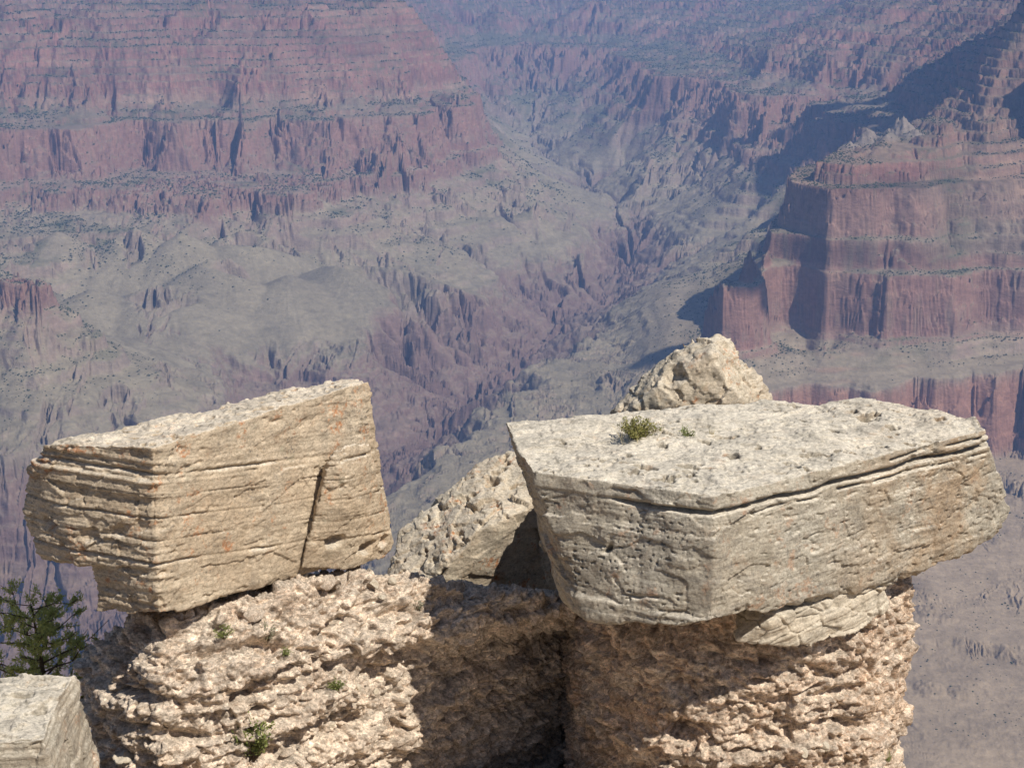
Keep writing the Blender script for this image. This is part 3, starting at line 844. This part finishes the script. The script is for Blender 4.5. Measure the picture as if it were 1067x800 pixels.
d -= up * 0.06 * sstep(0.34, 0.55, noise3(v / np.array((.20, .10, 1.)), 536) + 0.4 * noise3(v / .05, 537))
d += 0.011 * fbm3(v / 0.06, 3, gain=0.7, salt=538)
for a in ((62, 540, 14.5, .16, .10), (100, 552, 14.3, .15, .07), (128, 550, 14.2, .12, .06), (50, 494, 14.5, .10, .07), (95, 487, 14.3, .09, .05), (75, 565, 14.4, .10, .08), (246, 466, 14.7, .04, .04), (352, 566, 15.45, .13, .12), (380, 570, 15.85, .13, .12), (398, 563, 16.05, .10, .10), (340, 545, 15.3, .08, .06)):
    d += pit(v, V(*a[:3]), a[3], a[4], 0.6)
d += crack(v, P3([(338, 478, 15.5), (333, 520, 15.4), (322, 550, 15.3), (316, 562, 15.25)]), 0.009, 0.03, salt=6)
d += crack(v, P3([(163, 468, 14.0), (164, 500, 14.0), (161, 540, 14.0)]), 0.02, 0.03, salt=7)
d += crack(v, P3([(316, 562, 15.25), (300, 588, 15.1)]), 0.011, 0.03, salt=8)
v_l = v + ns * d[:, None]
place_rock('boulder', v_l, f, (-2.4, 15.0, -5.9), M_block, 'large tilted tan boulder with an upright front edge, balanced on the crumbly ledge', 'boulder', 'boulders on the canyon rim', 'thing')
F_l = f

# ---- knobbly boulder behind the right one
pts = [V(634, 432, 18.2), V(660, 404, 18.3), V(690, 378, 18.2), V(712, 360, 18.3), V(745, 347, 18.4), V(762, 351, 18.5), V(776, 372, 18.3), V(790, 395, 18.4), V(801, 416, 18.5),
       V(740, 372, 17.8), V(700, 395, 17.8), V(770, 420, 17.7), V(660, 425, 17.8), V(640, 520, 18.2), V(800, 520, 18.2), V(720, 520, 17.9), V(740, 480, 19.6), V(690, 420, 19.2), V(780, 420, 19.3), V(620, 470, 18.4)]
v, f, n = solid([pts], 0.012, 3)
ns = soften(n, f, 5)
f1, f2, cr, cen = cells3(v / 0.34 + 0.3 * fbm3(v / .3, 2, salt=600)[:, None], 601)
g1_, g2_, cr2, _ = cells3(v / 0.13, 602)
fa, sa_ = facets(v / 0.7 + 0.3 * fbm3(v / .3, 2, salt=600)[:, None], 601, 0.9); fb, sb_ = facets(v / 0.15 + 0.3 * fbm3(v / .1, 2, salt=605)[:, None], 602, 0.9)
d = 0.035 * fbm3(v / 0.45, 4, salt=603) + 0.085 * fa + 0.03 * fb - 0.02 * sa_ + 0.02 * noise3(v / .11, 606) + 0.01 * fbm3(v / .04, 3, salt=604)
for a in ((705, 392, 17.85, .13, .12), (698, 398, 17.85, .08, .10), (663, 413, 17.9, .07, .07), (650, 424, 18.0, .06, .05), (796, 411, 18.3, .08, .06)):
    d += pit(v, V(*a[:3]), a[3], a[4], 0.8)
v_k = v + ns * d[:, None]
place_rock('boulder', v_k, f, (2.0, 18.4, -6.2), M_knob, 'pale knobbly pointed boulder rising behind the flat-topped one', 'boulder', 'boulders on the canyon rim', 'thing')
F_k = f

# ---- leaning boulder in the gap
V1 = lambda px, py, y: at_y(px, py, y * 1.21)
pts = [V1(404, 602, 15.3), V1(425, 622, 15.1), V1(445, 632, 15.05), V1(472, 580, 15.1), V1(500, 551, 15.2), V1(548, 531, 15.4), V1(600, 525, 15.9), V1(418, 555, 15.7), V1(470, 508, 15.95), V1(494, 486, 16.1), V1(530, 470, 16.2), V1(590, 455, 16.5),
       V1(452, 640, 15.5), V1(575, 632, 15.95), V1(610, 600, 16.2), V1(420, 600, 16.6), V1(560, 520, 17.3), V1(600, 620, 17.0)]
v, f, n = solid([pts], 0.0115, 5)
ns = soften(n, f, 5)
lit = sstep(-0.25, 0.15, ns[:, 2] - 0.3 * ns[:, 0])
f1, f2, cr, _ = cells3(v / 0.3 + 0.3 * fbm3(v / .3, 2, salt=610)[:, None], 611)
g1_, g2_, cr2, _ = cells3(v / 0.10, 612)
d = 0.05 * fbm3(v / 0.5, 4, salt=613) + (1 - lit) * 0.03 * facets(v / .5, 617, 0.8)[0] + lit * (0.05 * facets(v / 0.3 + 0.3 * fbm3(v / .3, 2, salt=610)[:, None], 611, 0.9)[0] + 0.014 * facets(v / 0.1, 612, 0.9)[0]) + 0.008 * fbm3(v / .04, 3, salt=614)
d -= lit * 0.06 * sstep(0.3, 0.6, noise3(v / .13, 615) + .3 * noise3(v / .05, 616))
for a in ((513, 502, 15.8, .09, .12), (482, 520, 15.7, .08, .1), (432, 556, 15.5, .09, .08), (475, 555, 15.3, .06, .05), (450, 545, 15.5, .05, .05)):
    d += pit(v, V1(*a[:3]), a[3], a[4], 0.8)
d += crack(v, [V1(*a_) for a_ in [(492, 570, 15.35), (520, 582, 15.5), (548, 605, 15.7), (562, 622, 15.9)]], 0.012, 0.04, salt=9)
d += crack(v, [V1(*a_) for a_ in [(495, 595, 15.35), (480, 625, 15.4)]], 0.012, 0.04, salt=10)
v_s = v + ns * d[:, None]
place_rock('boulder', v_s, f, (-0.3, 19.1, -7.4), M_knob, 'pitted leaning boulder in the gap between the two big blocks, its front in shade', 'boulder', 'boulders on the canyon rim', 'thing')
F_s = f

# ---- boulder in the lower left corner
zb = -5.78
pts = [at_z(44, 770, zb), at_z(75, 703, zb), at_z(40, 700, zb + .02), at_z(-70, 704, zb), at_z(-90, 775, zb), np.array((-3.5, 13.25, -8.2)), np.array((-3.1, 11.6, -8.4)), np.array((-5.2, 11.6, -8.4)), np.array((-5.2, 13.6, -8.2)), at_z(66, 850, -6.6), at_z(98, 760, -6.5)]
v, f, n = solid([pts], 0.0105, 6)
ns = soften(n, f, 6)
up = sstep(0.6, 0.85, ns[:, 2]); side = 1 - up
zz = v[:, 2] + 0.03 * noise3(v / .7, 620)
b1, _ = bed(zz, 0.09, 621); b2, g2 = bed(zz, 0.034, 622)
lay = fbm3(v / np.array((.4, .4, 4.)), 4, gain=0.55, salt=623) * 5
d = 0.04 * fbm3(v / .6, 3, salt=624) + side * (0.03 * b1 + 0.016 * b2) + up * (0.028 * (np.floor(lay) + sstep(.7, 1, lay - np.floor(lay))) - 0.06 * sstep(.35, .65, noise3(v / np.array((.17, .08, 1)), 625))) + 0.008 * fbm3(v / .045, 3, salt=626)
f1, f2, cr, _ = cells3(v / 0.3, 627)
d += side * 0.04 * (cr[:, 0] - .5)
v_c = v + ns * d[:, None]
place_rock('boulder', v_c, f, (-4.2, 12.4, -8.2), M_grey, 'weathered block of layered limestone below the tree, cut off by the corner of the view', 'boulder', 'boulders on the canyon rim', 'thing')
F_c = f

# ---- crumbly ledge and pillar
def crumble(v, n, f, salt, strong=1.0):
    ns = soften(n, f, 24)
    up = sstep(0.6, 0.9, ns[:, 2])
    w = 0.06 * fbm3(v / 0.6, 3, salt=salt)
    zz = v[:, 2] + w + 0.10 * (v[:, 0] * 0.12)
    b1, g1 = bed(zz, 0.21, salt + 1, 0.35); b2, g2 = bed(zz, 0.075, salt + 2, 0.4)
    edge_ = 1 - 0.75 * sstep(3.0, 3.6, v[:, 0])
    d = strong * edge_ * (1 - up) * (0.15 * b1 * (0.5 + 0.6 * noise3(v / .5, salt + 3)) + 0.032 * b2 - 0.012 * g2)
    d += 0.10 * fbm3(v / 0.6, 4, gain=0.6, salt=salt + 4)
    for lev, wd in ((-6.42, .05), (-6.78, .06), (-7.12, .05)):          # undercut beds
        d -= (1 - up) * 0.11 * np.exp(-((v[:, 2] + 0.07 * v[:, 0] + 0.10 * noise3(v / .5, salt + 50) - lev) / wd) ** 2) * sstep(-0.25, 0.25, noise3(v / .7, salt + 51)) * (1 - 0.8 * sstep(3.2, 3.6, v[:, 0]))
    for k, (sz, am) in enumerate(((.40, .12), (.20, .088), (.10, .050), (.05, .024))):
        wv = v / np.array((sz, sz, sz * (0.6 if k < 2 else 0.85))) + 0.35 * fbm3(v / sz / 1.3, 2, salt=salt + 20 + k)[:, None]
        fc, sm_ = facets(wv, salt + 10 + k, 0.45)
        d += am * (0.4 + 0.6 * edge_) * fc * (0.5 + 0.9 * sstep(-0.4, 0.4, noise3(v / .45, salt + 60 + k))) - am * 0.25 * sm_
    d -= 0.10 * sstep(0.35, 0.7, noise3(v / np.array((.26, .26, .12)), salt + 30))
    d -= 0.05 * sstep(0.3, 0.6, noise3(v / np.array((.11, .11, .07)), salt + 31)) * sstep(-0.3, 0.3, noise3(v / .5, salt + 32))
    d += 0.016 * fbm3(v / .035, 3, salt=salt + 40)
    v = v + ns * d[:, None]
    for _ in range(1):                                      # knock off the spikes
        m = v[f].mean(1)
        acc = np.stack([sum(np.bincount(f[:, c], m[:, x], len(v)) for c in range(4)) for x in range(3)], 1)
        cnt_ = sum(np.bincount(f[:, c], minlength=len(v)) for c in range(4))
        v = 0.4 * v + 0.6 * acc / cnt_[:, None]
    return v

top_l = [(-3.42, 14.75, -6.0), (-3.1, 14.45, -5.95), (-2.2, 15.0, -5.82), (-1.45, 15.55, -5.9), (-0.8, 16.1, -6.40), (0.1, 16.6, -6.75), (0.8, 17.0, -6.8), (0.8, 19.3, -8.1), (-3.3, 19, -7.4)]
mid_l = [(-4.05, 15.0, -6.55), (-3.5, 14.35, -6.5), (-3.1, 14.1, -6.4), (-2.1, 14.6, -6.4), (-1.5, 15.4, -6.75), (0.1, 17.4, -7.1), (0.85, 17.9, -7.1), (0.85, 19.3, -8.3), (-4.0, 19.0, -8.0)]
low_l = [(-3.75, 14.7, -9.7), (-3.2, 13.6, -9.7), (-2.9, 13.75, -9.7), (-2.5, 14.3, -9.7), (-2.0, 15.1, -9.7), (0.1, 17.6, -9.7), (0.9, 18.0, -9.7), (0.9, 19.3, -9.7), (-3.8, 19.0, -9.7)]
v, f, n = solid([top_l + mid_l, mid_l + low_l], 0.0115, 6)
v_b = crumble(v, n, f, 700)
place_rock('rock_ledge', v_b, f, (-1.5, 16, -9.7), M_rubble, 'crumbly layered limestone ledge carrying the tilted boulder, partly in shadow', 'rock ledge', None, 'thing')
F_b = f
top_p = [(0.55, 16.9, -5.98), (0.95, 15.95, -5.95), (1.35, 15.25, -5.92), (2.0, 15.08, -5.88), (2.8, 15.22, -5.8), (3.3, 15.6, -5.7), (3.75, 16.2, -5.65), (3.6, 18.8, -5.7), (0.5, 18.8, -5.9)]
mid_p = [(0.62, 16.8, -6.4), (0.98, 15.9, -6.5), (1.4, 15.2, -6.55), (2.0, 15.05, -6.55), (2.8, 15.15, -6.4), (3.4, 15.4, -6.2), (4.02, 16.1, -6.4), (3.85, 18.8, -6.4), (0.55, 18.8, -6.4)]
low_p = [(0.7, 16.7, -9.5), (1.0, 15.75, -9.5), (1.45, 14.9, -9.5), (2.05, 14.75, -9.5), (2.8, 14.85, -9.5), (3.5, 15.2, -9.5), (3.95, 16.0, -9.5), (3.8, 18.8, -9.5), (0.6, 18.8, -9.5)]
v, f, n = solid([top_p + mid_p, mid_p + low_p], 0.0115, 6)
v_p = crumble(v, n, f, 800, 0.6)
place_rock('rock_pillar', v_p, f, (2.2, 16, -9.5), M_pillar, 'rough reddish limestone pillar under the flat-topped boulder', 'rock pillar', None, 'thing')
F_p = f

# ---- pale slab squeezed between the right boulder and the pillar
pts = [V(764, 668, 14.55), V(800, 648, 14.5), V(860, 626, 14.9), V(926, 606, 15.45), V(924, 636, 15.45), V(885, 660, 15.1), V(845, 672, 14.85), V(800, 672, 14.6), np.array((2.3, 16.4, -5.9)), np.array((3.3, 16.4, -5.75)), np.array((3.4, 16.3, -5.55)), np.array((2.2, 16.3, -5.7))]
v, f, n = solid([pts], 0.010, 5)
ns = soften(n, f, 5)
b1, g1 = bed(v[:, 2] + 0.04 * noise3(v / .4, 630) - 0.16 * v[:, 0], 0.07, 631, 0.3)
f1, f2, cr, _ = cells3(v / np.array((.28, .28, .14)), 632)
d = 0.05 * fbm3(v / .35, 4, salt=633) + 0.035 * b1 + 0.045 * (cr[:, 0] - .5) - 0.02 * np.exp(-((f2 - f1) / .06) ** 2) + 0.006 * fbm3(v / .04, 3, salt=634)
v_w = v + ns * d[:, None]
place_rock('rock_slab', v_w, f, (2.7, 15.4, -5.9), M_slab, 'pale cracked slab squeezed between the flat-topped boulder and the pillar', 'rock slab', None, 'thing')
F_w = f

# ---- ground under the outcrop: a rough shelf that breaks off into the canyon
gx_ = np.concatenate([np.linspace(-1400, -40, 30)[:-1], np.linspace(-40, 40, 161), np.linspace(40, 1400, 30)[1:]])
gy_ = np.concatenate([np.linspace(-60, -6, 20)[:-1], np.linspace(-6, 26, 97), np.geomspace(27, 1600, 50)])
GX, GY = np.meshgrid(gx_, gy_, indexing='ij')
gz = np.where(GY < 2.0, -1.75, -1.75 - 6.6 * sstep(2.0, 9.0, GY))
gz = np.where(GY > 16.0, -8.35 - 1.25 * (GY - 16.0) * sstep(16.0, 18.0, GY), gz)
gz = np.maximum(gz, -1078 - 0.01 * GY) + np.where(GY > 9, 0.18, 0.10) * fbm2(GX / 0.9, GY / 0.9, 4, salt=640) * np.minimum(1 + np.abs(GY) / 30, 8)
gv = np.stack([GX, GY, gz], -1).reshape(-1, 3)
na, nb = len(gx_), len(gy_)
a = (np.arange(na - 1)[:, None] * nb + np.arange(nb - 1)[None]).ravel()
gme = new_mesh('ground', gv, np.stack([a, a + nb, a + nb + 1, a + 1], 1))
tag(link('ground', gme, M_rubble), kind='structure')

# where the view through a photo pixel meets the rocks
def tree_of(v, f): return BVHTree.FromPolygons(v.tolist(), f.tolist())
def bvh_window(v, f, y1=17.2):
    k = (v[f[:, 0], 1] < y1)
    return v, f[k]
BV = {k: tree_of(*bvh_window(*a)) for k, a in dict(right=(v_r, F_r), ledge=(v_b, F_b), pillar=(v_p, F_p), left=(v_l, F_l), slab=(v_w, F_w)).items()}
def hit(px, py, which):
    d = Vector(ray(px, py)).normalized()
    loc, nor, _, _ = BV[which].ray_cast(Vector((0, 0, 0)), d)
    return (np.array(loc), np.array(nor)) if loc is not None else (None, None)
# ------------------------------------------------------------------ loose stones on the ledge
def make_stone(seed, flat):
    r = np.random.default_rng(seed)
    pts = r.normal(size=(16, 3)); pts /= np.linalg.norm(pts, axis=1)[:, None]
    pts *= np.array((1.0, 0.75, flat)) * (0.8 + 0.3 * r.random((16, 1)))
    v, f, n = solid([pts], 0.085, 3)
    ns = soften(n, f, 2)
    fc, _ = facets(v / 0.6, 900 + seed, 0.7)
    v = v + ns * (0.10 * fc + 0.07 * fbm3(v / .35, 3, salt=910 + seed))[:, None]
    return new_mesh('stone', v, f)
stone_me = [make_stone(1, .45), make_stone(2, .62), make_stone(3, .32)]
for k, m_ in enumerate(stone_me):
    m_.materials.append(M_slab if k < 2 else M_rubble)
    m_.polygons.foreach_set('use_smooth', np.ones(len(m_.polygons), bool))
STONES = [  # pixel, half size, mesh, turn, where, label
    (341, 607, .115, 2, 0.4, 'ledge', 'flat stone slab lying in the shade line under the tilted boulder'),
    (318, 600, .060, 1, 1.4, 'ledge', 'small stone tucked below the tilted boulder, beside the flat slab'),
    (388, 607, .085, 0, 2.0, 'ledge', 'pale flat stone on the ledge below the gap between boulders'),
    (409, 606, .070, 1, 0.9, 'ledge', 'pale blocky stone at the left foot of the leaning boulder'),
    (398, 622, .050, 0, 2.7, 'ledge', 'small pale stone just below the pale flat ones'),
    (437, 630, .060, 1, 0.2, 'ledge', 'stone touching the lower left tip of the leaning boulder'),
    (265, 640, .130, 2, 0.1, 'ledge', 'long flat stone sheet on the slope below the tilted boulder'),
    (372, 716, .065, 1, 1.9, 'ledge', 'stone beside the small green cushion plant mid-slope'),
    (392, 720, .045, 0, 0.5, 'ledge', 'smaller stone right of the one by the cushion plant'),
    (300, 785, .090, 2, 1.1, 'ledge', 'flat stone low on the slope, right of the leafy shrub'),
    (345, 755, .060, 1, 2.2, 'ledge', 'rounded stone halfway between leafy shrub and shadow edge'),
    (130, 790, .120, 0, 0.6, 'ledge', 'tawny stone at the foot of the corner boulder'),
    (860, 778, .075, 1, 0.3, 'pillar', 'grey stone lodged in a hollow of the sunlit pillar'),
    (838, 784, .060, 0, 1.2, 'pillar', 'pale stone left of the grey one lodged in the pillar'),
    (803, 672, .080, 1, 0.8, 'slab', 'knob of pale stone under the cracked slab'),
]
for px, py, r_, k, rz, where, lab in STONES:
    loc, nor = hit(px, py, where)
    for dy in range(6, 60, 6):
        if loc is None: loc, nor = hit(px, py + dy, where)
    if loc is None: print('no ground for', lab); continue
    o = bpy.data.objects.new('loose_stone', stone_me[k])
    C.objects.link(o)
    q = Vector(nor).lerp(Vector((0, 0, 1)), 0.55).normalized()
    o.location = tuple(loc + np.array(q) * r_ * 0.12)
    o.rotation_euler = (q.to_track_quat('Z', 'Y') @ __import__('mathutils').Euler((0, 0, rz)).to_quaternion()).to_euler()
    o.scale = (r_, r_, r_)
    tag(o, lab, 'stone', 'loose stones on the ledge', 'thing')

# ------------------------------------------------------------------ plants
def plant_mat(name, c0, c1, trans=0.3):
    m = Mat(name, 0.7, 0.25)
    inf = m.n('ShaderNodeNewGeometry')
    col_ = m.ramp(inf.outputs['Random Per Island'], [(0.0, c0), (1.0, c1)])
    m.l(col_, m.b.inputs['Base Color'])
    tr = m.n('ShaderNodeBsdfTranslucent'); m.l(col_, tr.inputs['Color'])
    mx = m.n('ShaderNodeMixShader'); mx.inputs[0].default_value = trans
    m.l(m.b.outputs[0], mx.inputs[1]); m.l(tr.outputs[0], mx.inputs[2])
    m.l(mx.outputs[0], m.nt.nodes['Material Output'].inputs['Surface'])
    return m.m
M_leaf = plant_mat('shrub_leaf', (.16, .21, .06), (.31, .33, .11))
M_yellow = plant_mat('yellowish_leaf', (.18, .19, .06), (.36, .32, .11))
M_sage = plant_mat('sage_leaf', (.20, .21, .13), (.32, .31, .21))
M_needle = plant_mat('needle', (.32, .36, .10), (.56, .56, .20), 0.45)
M_straw = plant_mat('straw', (.45, .36, .19), (.62, .52, .30))
M_bark = rock_mat('bark', (.17, .125, .09), (.12, .085, .06), (.08, .06, .045), (.21, .17, .13), 0.4, 0.8, 0.5, scale=4)

class MB:
    def __init__(self): self.v, self.f = [], []
    def tube(self, pts, r0, r1, k=6):
        pts = [np.asarray(p, float) for p in pts]
        base = len(self.v)
        for i, p in enumerate(pts):
            t = pts[min(i + 1, len(pts) - 1)] - pts[max(i - 1, 0)]
            t /= np.linalg.norm(t) + 1e-9
            a = np.cross(t, (0.31, 0.17, 0.93) if abs(t[2]) < 0.9 else (1, 0, 0)); a /= np.linalg.norm(a)
            b = np.cross(t, a)
            r = r0 + (r1 - r0) * i / (len(pts) - 1)
            for j in range(k):
                th = 2 * math.pi * j / k
                self.v.append(p + r * (math.cos(th) * a + math.sin(th) * b))
        for i in range(len(pts) - 1):
            for j in range(k):
                q = base + i * k
                self.f.append((q + j, q + (j + 1) % k, q + k + (j + 1) % k, q + k + j))
        self.f.append(tuple(base + j for j in range(k))[::-1])
        self.f.append(tuple(base + (len(pts) - 1) * k + j for j in range(k)))
    def leaf(self, p, d, l, w, r):
        d = d / np.linalg.norm(d)
        s_ = np.cross(d, r.normal(size=3)); s_ /= np.linalg.norm(s_) + 1e-9
        u_ = np.cross(s_, d)
        q = len(self.v)
        self.v += [p, p + d * l * .5 + s_ * w + u_ * w * .3, p + d * l, p + d * l * .5 - s_ * w + u_ * w * .3]
        self.f.append((q, q + 1, q + 2, q + 3))
    def blade(self, p, d, l, w, droop, r):
        s_ = np.cross(d, r.normal(size=3)); s_ /= np.linalg.norm(s_) + 1e-9
        q = len(self.v)
        for i in range(4):
            t = i / 3
            c = p + d * l * t - np.array((0, 0, 1)) * droop * l * t * t
            self.v += [c + s_ * w * (1 - t * .9), c - s_ * w * (1 - t * .9)]
        for i in range(3): self.f.append((q + 2 * i, q + 2 * i + 1, q + 2 * i + 3, q + 2 * i + 2))
    def build(self, name, mat, parent, loc):
        me = bpy.data.meshes.new(name)
        me.from_pydata([tuple(np.asarray(p)) for p in self.v], [], self.f)
        o = link(name, me, mat, parent)
        return o

def empty(name, loc, label, cat, group=None):
    o = bpy.data.objects.new(name, None)
    C.objects.link(o)
    o.location = tuple(float(x) for x in loc)
    o.empty_display_size = 0.1
    return tag(o, label, cat, group, 'thing')

def shrub(name, loc, w, h, leaf_mat, label, seed, n_stem=14, leaf=.022, per=26, group='small plants on the rocks', cat='plant', straw=0):
    r = np.random.default_rng(seed)
    root = empty(name, loc, label, cat, group)
    st, lv, dry = MB(), MB(), MB()
    for k in range(n_stem):
        az, out = r.random() * 6.283, r.random() ** .6
        tip_ = np.array((math.cos(az) * w * .5 * out, math.sin(az) * w * .5 * out, h * (1 - .45 * out) * (.7 + .3 * r.random())))
        mid = tip_ * .5 + r.normal(size=3) * .06 * h; mid[2] = abs(mid[2])
        pts = [np.array((0, 0, -0.03)) + tip_ * np.array((.12, .12, 0)), mid, tip_]
        st.tube(pts, .004 + .006 * h, .0015, 5)
        for j in range(per):
            t = .25 + .75 * r.random()
            p = pts[0] * (1 - t) ** 2 + 2 * pts[1] * t * (1 - t) + pts[2] * t * t
            dd = r.normal(size=3) + np.array((0, 0, .7)) + tip_ / (np.linalg.norm(tip_) + .01) * .6
            lv.leaf(p + r.normal(size=3) * .012, dd, leaf * (.6 + .8 * r.random()), leaf * (.22 + .1 * r.random()), r)
    for k in range(straw):
        dd = np.array((r.normal() * .25, r.normal() * .25, 1.)); dd /= np.linalg.norm(dd)
        dry.blade(np.array((r.normal() * w * .2, r.normal() * w * .2, -.01)), dd, h * (.8 + .6 * r.random()), .0022, .15, r)
    st.build('stem', M_bark, root, loc)
    lv.build('foliage', leaf_mat, root, loc)
    if straw: dry.build('dry_stalks', M_straw, root, loc)
    return root

def tuft(name, loc, w, h, mat, label, seed, n_=40):
    r = np.random.default_rng(seed)
    root = empty(name, loc, label, 'grass', 'small plants on the rocks')
    b = MB()
    for k in range(n_):
        az = r.random() * 6.283
        sp = r.random() * .5
        dd = np.array((math.cos(az) * sp, math.sin(az) * sp, 1.)); dd /= np.linalg.norm(dd)
        b.blade(np.array((math.cos(az) * w * .25 * r.random(), math.sin(az) * w * .25 * r.random(), -.01)), dd, h * (.6 + .5 * r.random()), .0028, .25 * r.random() + sp * .3, r)
    b.build('blades', mat, root, loc)
    return root

PLANTS = [
    ('shrub', 664, 457, 'right', .50, .24, M_yellow, 'yellow-green tufted shrub growing on top of the flat-topped boulder', 11, 34, .026, 40, 40),
    ('shrub', 716, 453, 'right', .30, .08, M_leaf, 'low flat green plant right of the tufted shrub on the boulder top', 12, 12, .018, 22, 0),
    ('shrub', 262, 789, 'ledge', .50, .56, M_leaf, 'leafy green shrub growing low on the sunny ledge face', 13, 26, .036, 34, 0),
    ('shrub', 351, 717, 'ledge', .20, .12, M_leaf, 'small green cushion plant in a hollow midway up the ledge', 14, 14, .018, 34, 0),
    ('shrub', 234, 662, 'ledge', .20, .10, M_leaf, 'dark green cushion plant under the tilted boulder', 15, 14, .017, 34, 0),
    ('shrub', 279, 664, 'ledge', .17, .15, M_sage, 'grey-green sprig below the tilted boulder', 16, 12, .022, 20, 6),
    ('shrub', 298, 682, 'ledge', .10, .08, M_leaf, 'tiny green sprig just right of the grey-green one', 17, 9, .016, 22, 0),
    ('shrub', 436, 634, 'ledge', .13, .10, M_sage, 'small sage sprig at the foot of the leaning boulder', 18, 9, .018, 20, 4),
]
for nm, px, py, where, w_, h_, mt, lab, sd, ns_, lf_, per_, straw_ in PLANTS:
    loc, nor = hit(px, py, where)
    if loc is not None: shrub(nm, loc, w_, h_, mt, lab, sd, ns_, lf_, per_, straw=straw_)
loc, nor = hit(742, 452, 'right')
if loc is not None: tuft('grass_tuft', loc, .12, .11, M_straw, 'dry straw-coloured grass stalks on the top of the flat boulder', 21, 16)
loc, nor = hit(925, 792, 'pillar')
if loc is not None: tuft('grass_tuft', loc, .12, .16, M_leaf, 'green grass tuft growing on the sunlit right side of the pillar', 22, 46)

# ---- the small pine at the left edge
r = np.random.default_rng(5)
tb = at_y(34, 0, 15.8); tb = np.array((tb[0] * 1.0, 15.8, -8.45))
top_ = at_y(48, 622, 15.8)
tx = at_y(30, 690, 15.8)
tb[0] = tx[0]
tree = empty('pine_tree', tb, 'small dark green pine with airy twisted branches beside the corner boulder', 'tree')
trunk, crown, limbs = MB(), MB(), MB()
H = top_[2] - tb[2]
def tp(t): return np.array((0.10 * math.sin(3 * t) + (top_[0] - tb[0] + 0.02) * t * .3, 0.06 * math.sin(5 * t), H * t * .97))
trunk.tube([tp(t) for t in np.linspace(-0.02, 1, 12)], .055, .008, 8)
tips = []
for k in range(40):
    t = 0.35 + 0.63 * (k / 39) ** .9
    p0 = tp(t)
    az = k * 2.4 + r.normal() * .4
    L = (0.36 + 0.34 * math.sin(math.pi * min(1, t * .92))) * (.6 + .7 * r.random())
    d_ = np.array((math.cos(az), math.sin(az), .25 + .5 * r.random()))
    d_ /= np.linalg.norm(d_)
    pts = [p0 + d_ * L * s_ + np.array((0, 0, -.05 * L * math.sin(3 * s_))) + r.normal(size=3) * .02 * (s_ > 0) for s_ in np.linspace(0, 1, 5)]
    limbs.tube(pts, .013 * (1.2 - t) + .004, .003, 5)
    for j in range(9):
        s_ = .35 + .65 * r.random()
        q = pts[int(s_ * 3.99)]
        dd = d_ * .6 + r.normal(size=3) * .6
        dd /= np.linalg.norm(dd)
        e = q + dd * (.07 + .10 * r.random())
        limbs.tube([q, (q + e) / 2 + r.normal(size=3) * .008, e], .0035, .0015, 4)
        tips.append((q, e))
for q, e in tips:
    ax = (e - q)
    for j in range(38):
        p = q + ax * (.2 + .95 * r.random()) + r.normal(size=3) * .012
        crown.leaf(p, ax / np.linalg.norm(ax) * .7 + r.normal(size=3) * .75 + np.array((0, 0, .25)), .040 * (.6 + .7 * r.random()), .0068, r)
trunk.build('trunk', M_bark, tree, tb)
limbs.build('branches', M_bark, tree, tb)
crown.build('crown', M_needle, tree, tb)
# ------------------------------------------------------------------ unseen clouds added outside the view to shade the right-hand walls
cm = Mat('shade_cloud_white', 1.0, 0.0)
cm.b.inputs['Base Color'].default_value = (.9, .9, .9, 1)
def shade_cloud(target, height, size, seed, label):
    r = np.random.default_rng(seed)
    sd = np.array(sun_dir)
    c = np.asarray(target, float) + sd * ((height - target[2]) / sd[2])  # set towards the sun so its shadow falls on the target
    hulls = []
    for k in range(16):
        a, rr = r.random() * 6.283, r.random() ** .5
        o_ = np.array((math.cos(a) * rr * size[0], math.sin(a) * rr * size[1], 0))
        rad = size[2] * (1.1 - .6 * rr) * (.7 + .5 * r.random())
        p = r.normal(size=(60, 3)); p /= np.linalg.norm(p, axis=1)[:, None]
        p[:, 2] = np.maximum(p[:, 2], -0.25)
        hulls.append(o_ + p * np.array((1.5, 1.5, 1)) * rad)
    v, f, n = solid(hulls, size[2] / 9, 4)
    v = v + n * (size[2] * .22 * fbm3(v / (size[2] * .8), 5, gain=.6, salt=950 + seed))[:, None]
    o = link('shade_cloud', new_mesh('shade_cloud', v, f), cm.m)
    o.location = tuple(float(x) for x in c)
    tag(o, kind='structure', label=label)
def ground_at(px, py, z): return at_z(px, py, z)
shade_cloud(ground_at(985, 70, -440), 1500, (330, 800, 120), 3, 'white cumulus cloud high above the right canyon wall')
shade_cloud(ground_at(930, 150, -640), 1500, (120, 260, 90), 4, 'small white cumulus cloud beside the large one')
shade_cloud(ground_at(775, 312, -850), 1500, (130, 60, 45), 5, 'small white cloud above the red promontory')
# ------------------------------------------------------------------ the air in the canyon
hm = bpy.data.materials.new('haze_air')
hm.use_nodes = True
hn = hm.node_tree
hn.nodes.remove(hn.nodes['Principled BSDF'])
pv = hn.nodes.new('ShaderNodeVolumePrincipled')
pv.inputs['Color'].default_value = (0.31, 0.515, 0.98, 1)
pv.inputs['Density'].default_value = 0.000054
pv.inputs['Anisotropy'].default_value = 0.0
hn.links.new(pv.outputs[0], hn.nodes['Material Output'].inputs['Volume'])
bm = bmesh.new()
bmesh.ops.create_cube(bm, size=1)
me = bpy.data.meshes.new('haze')
bm.to_mesh(me)
haze = link('haze', me, hm, smooth=False)
top, bot = HAZE_TOP, HAZE_BOTTOM
haze.scale = (34000, 36000, top - bot)
haze.location = (0, 3000, (top + bot) / 2)
tag(haze, kind='stuff', label='thin blue haze filling the canyon air', cat='haze')
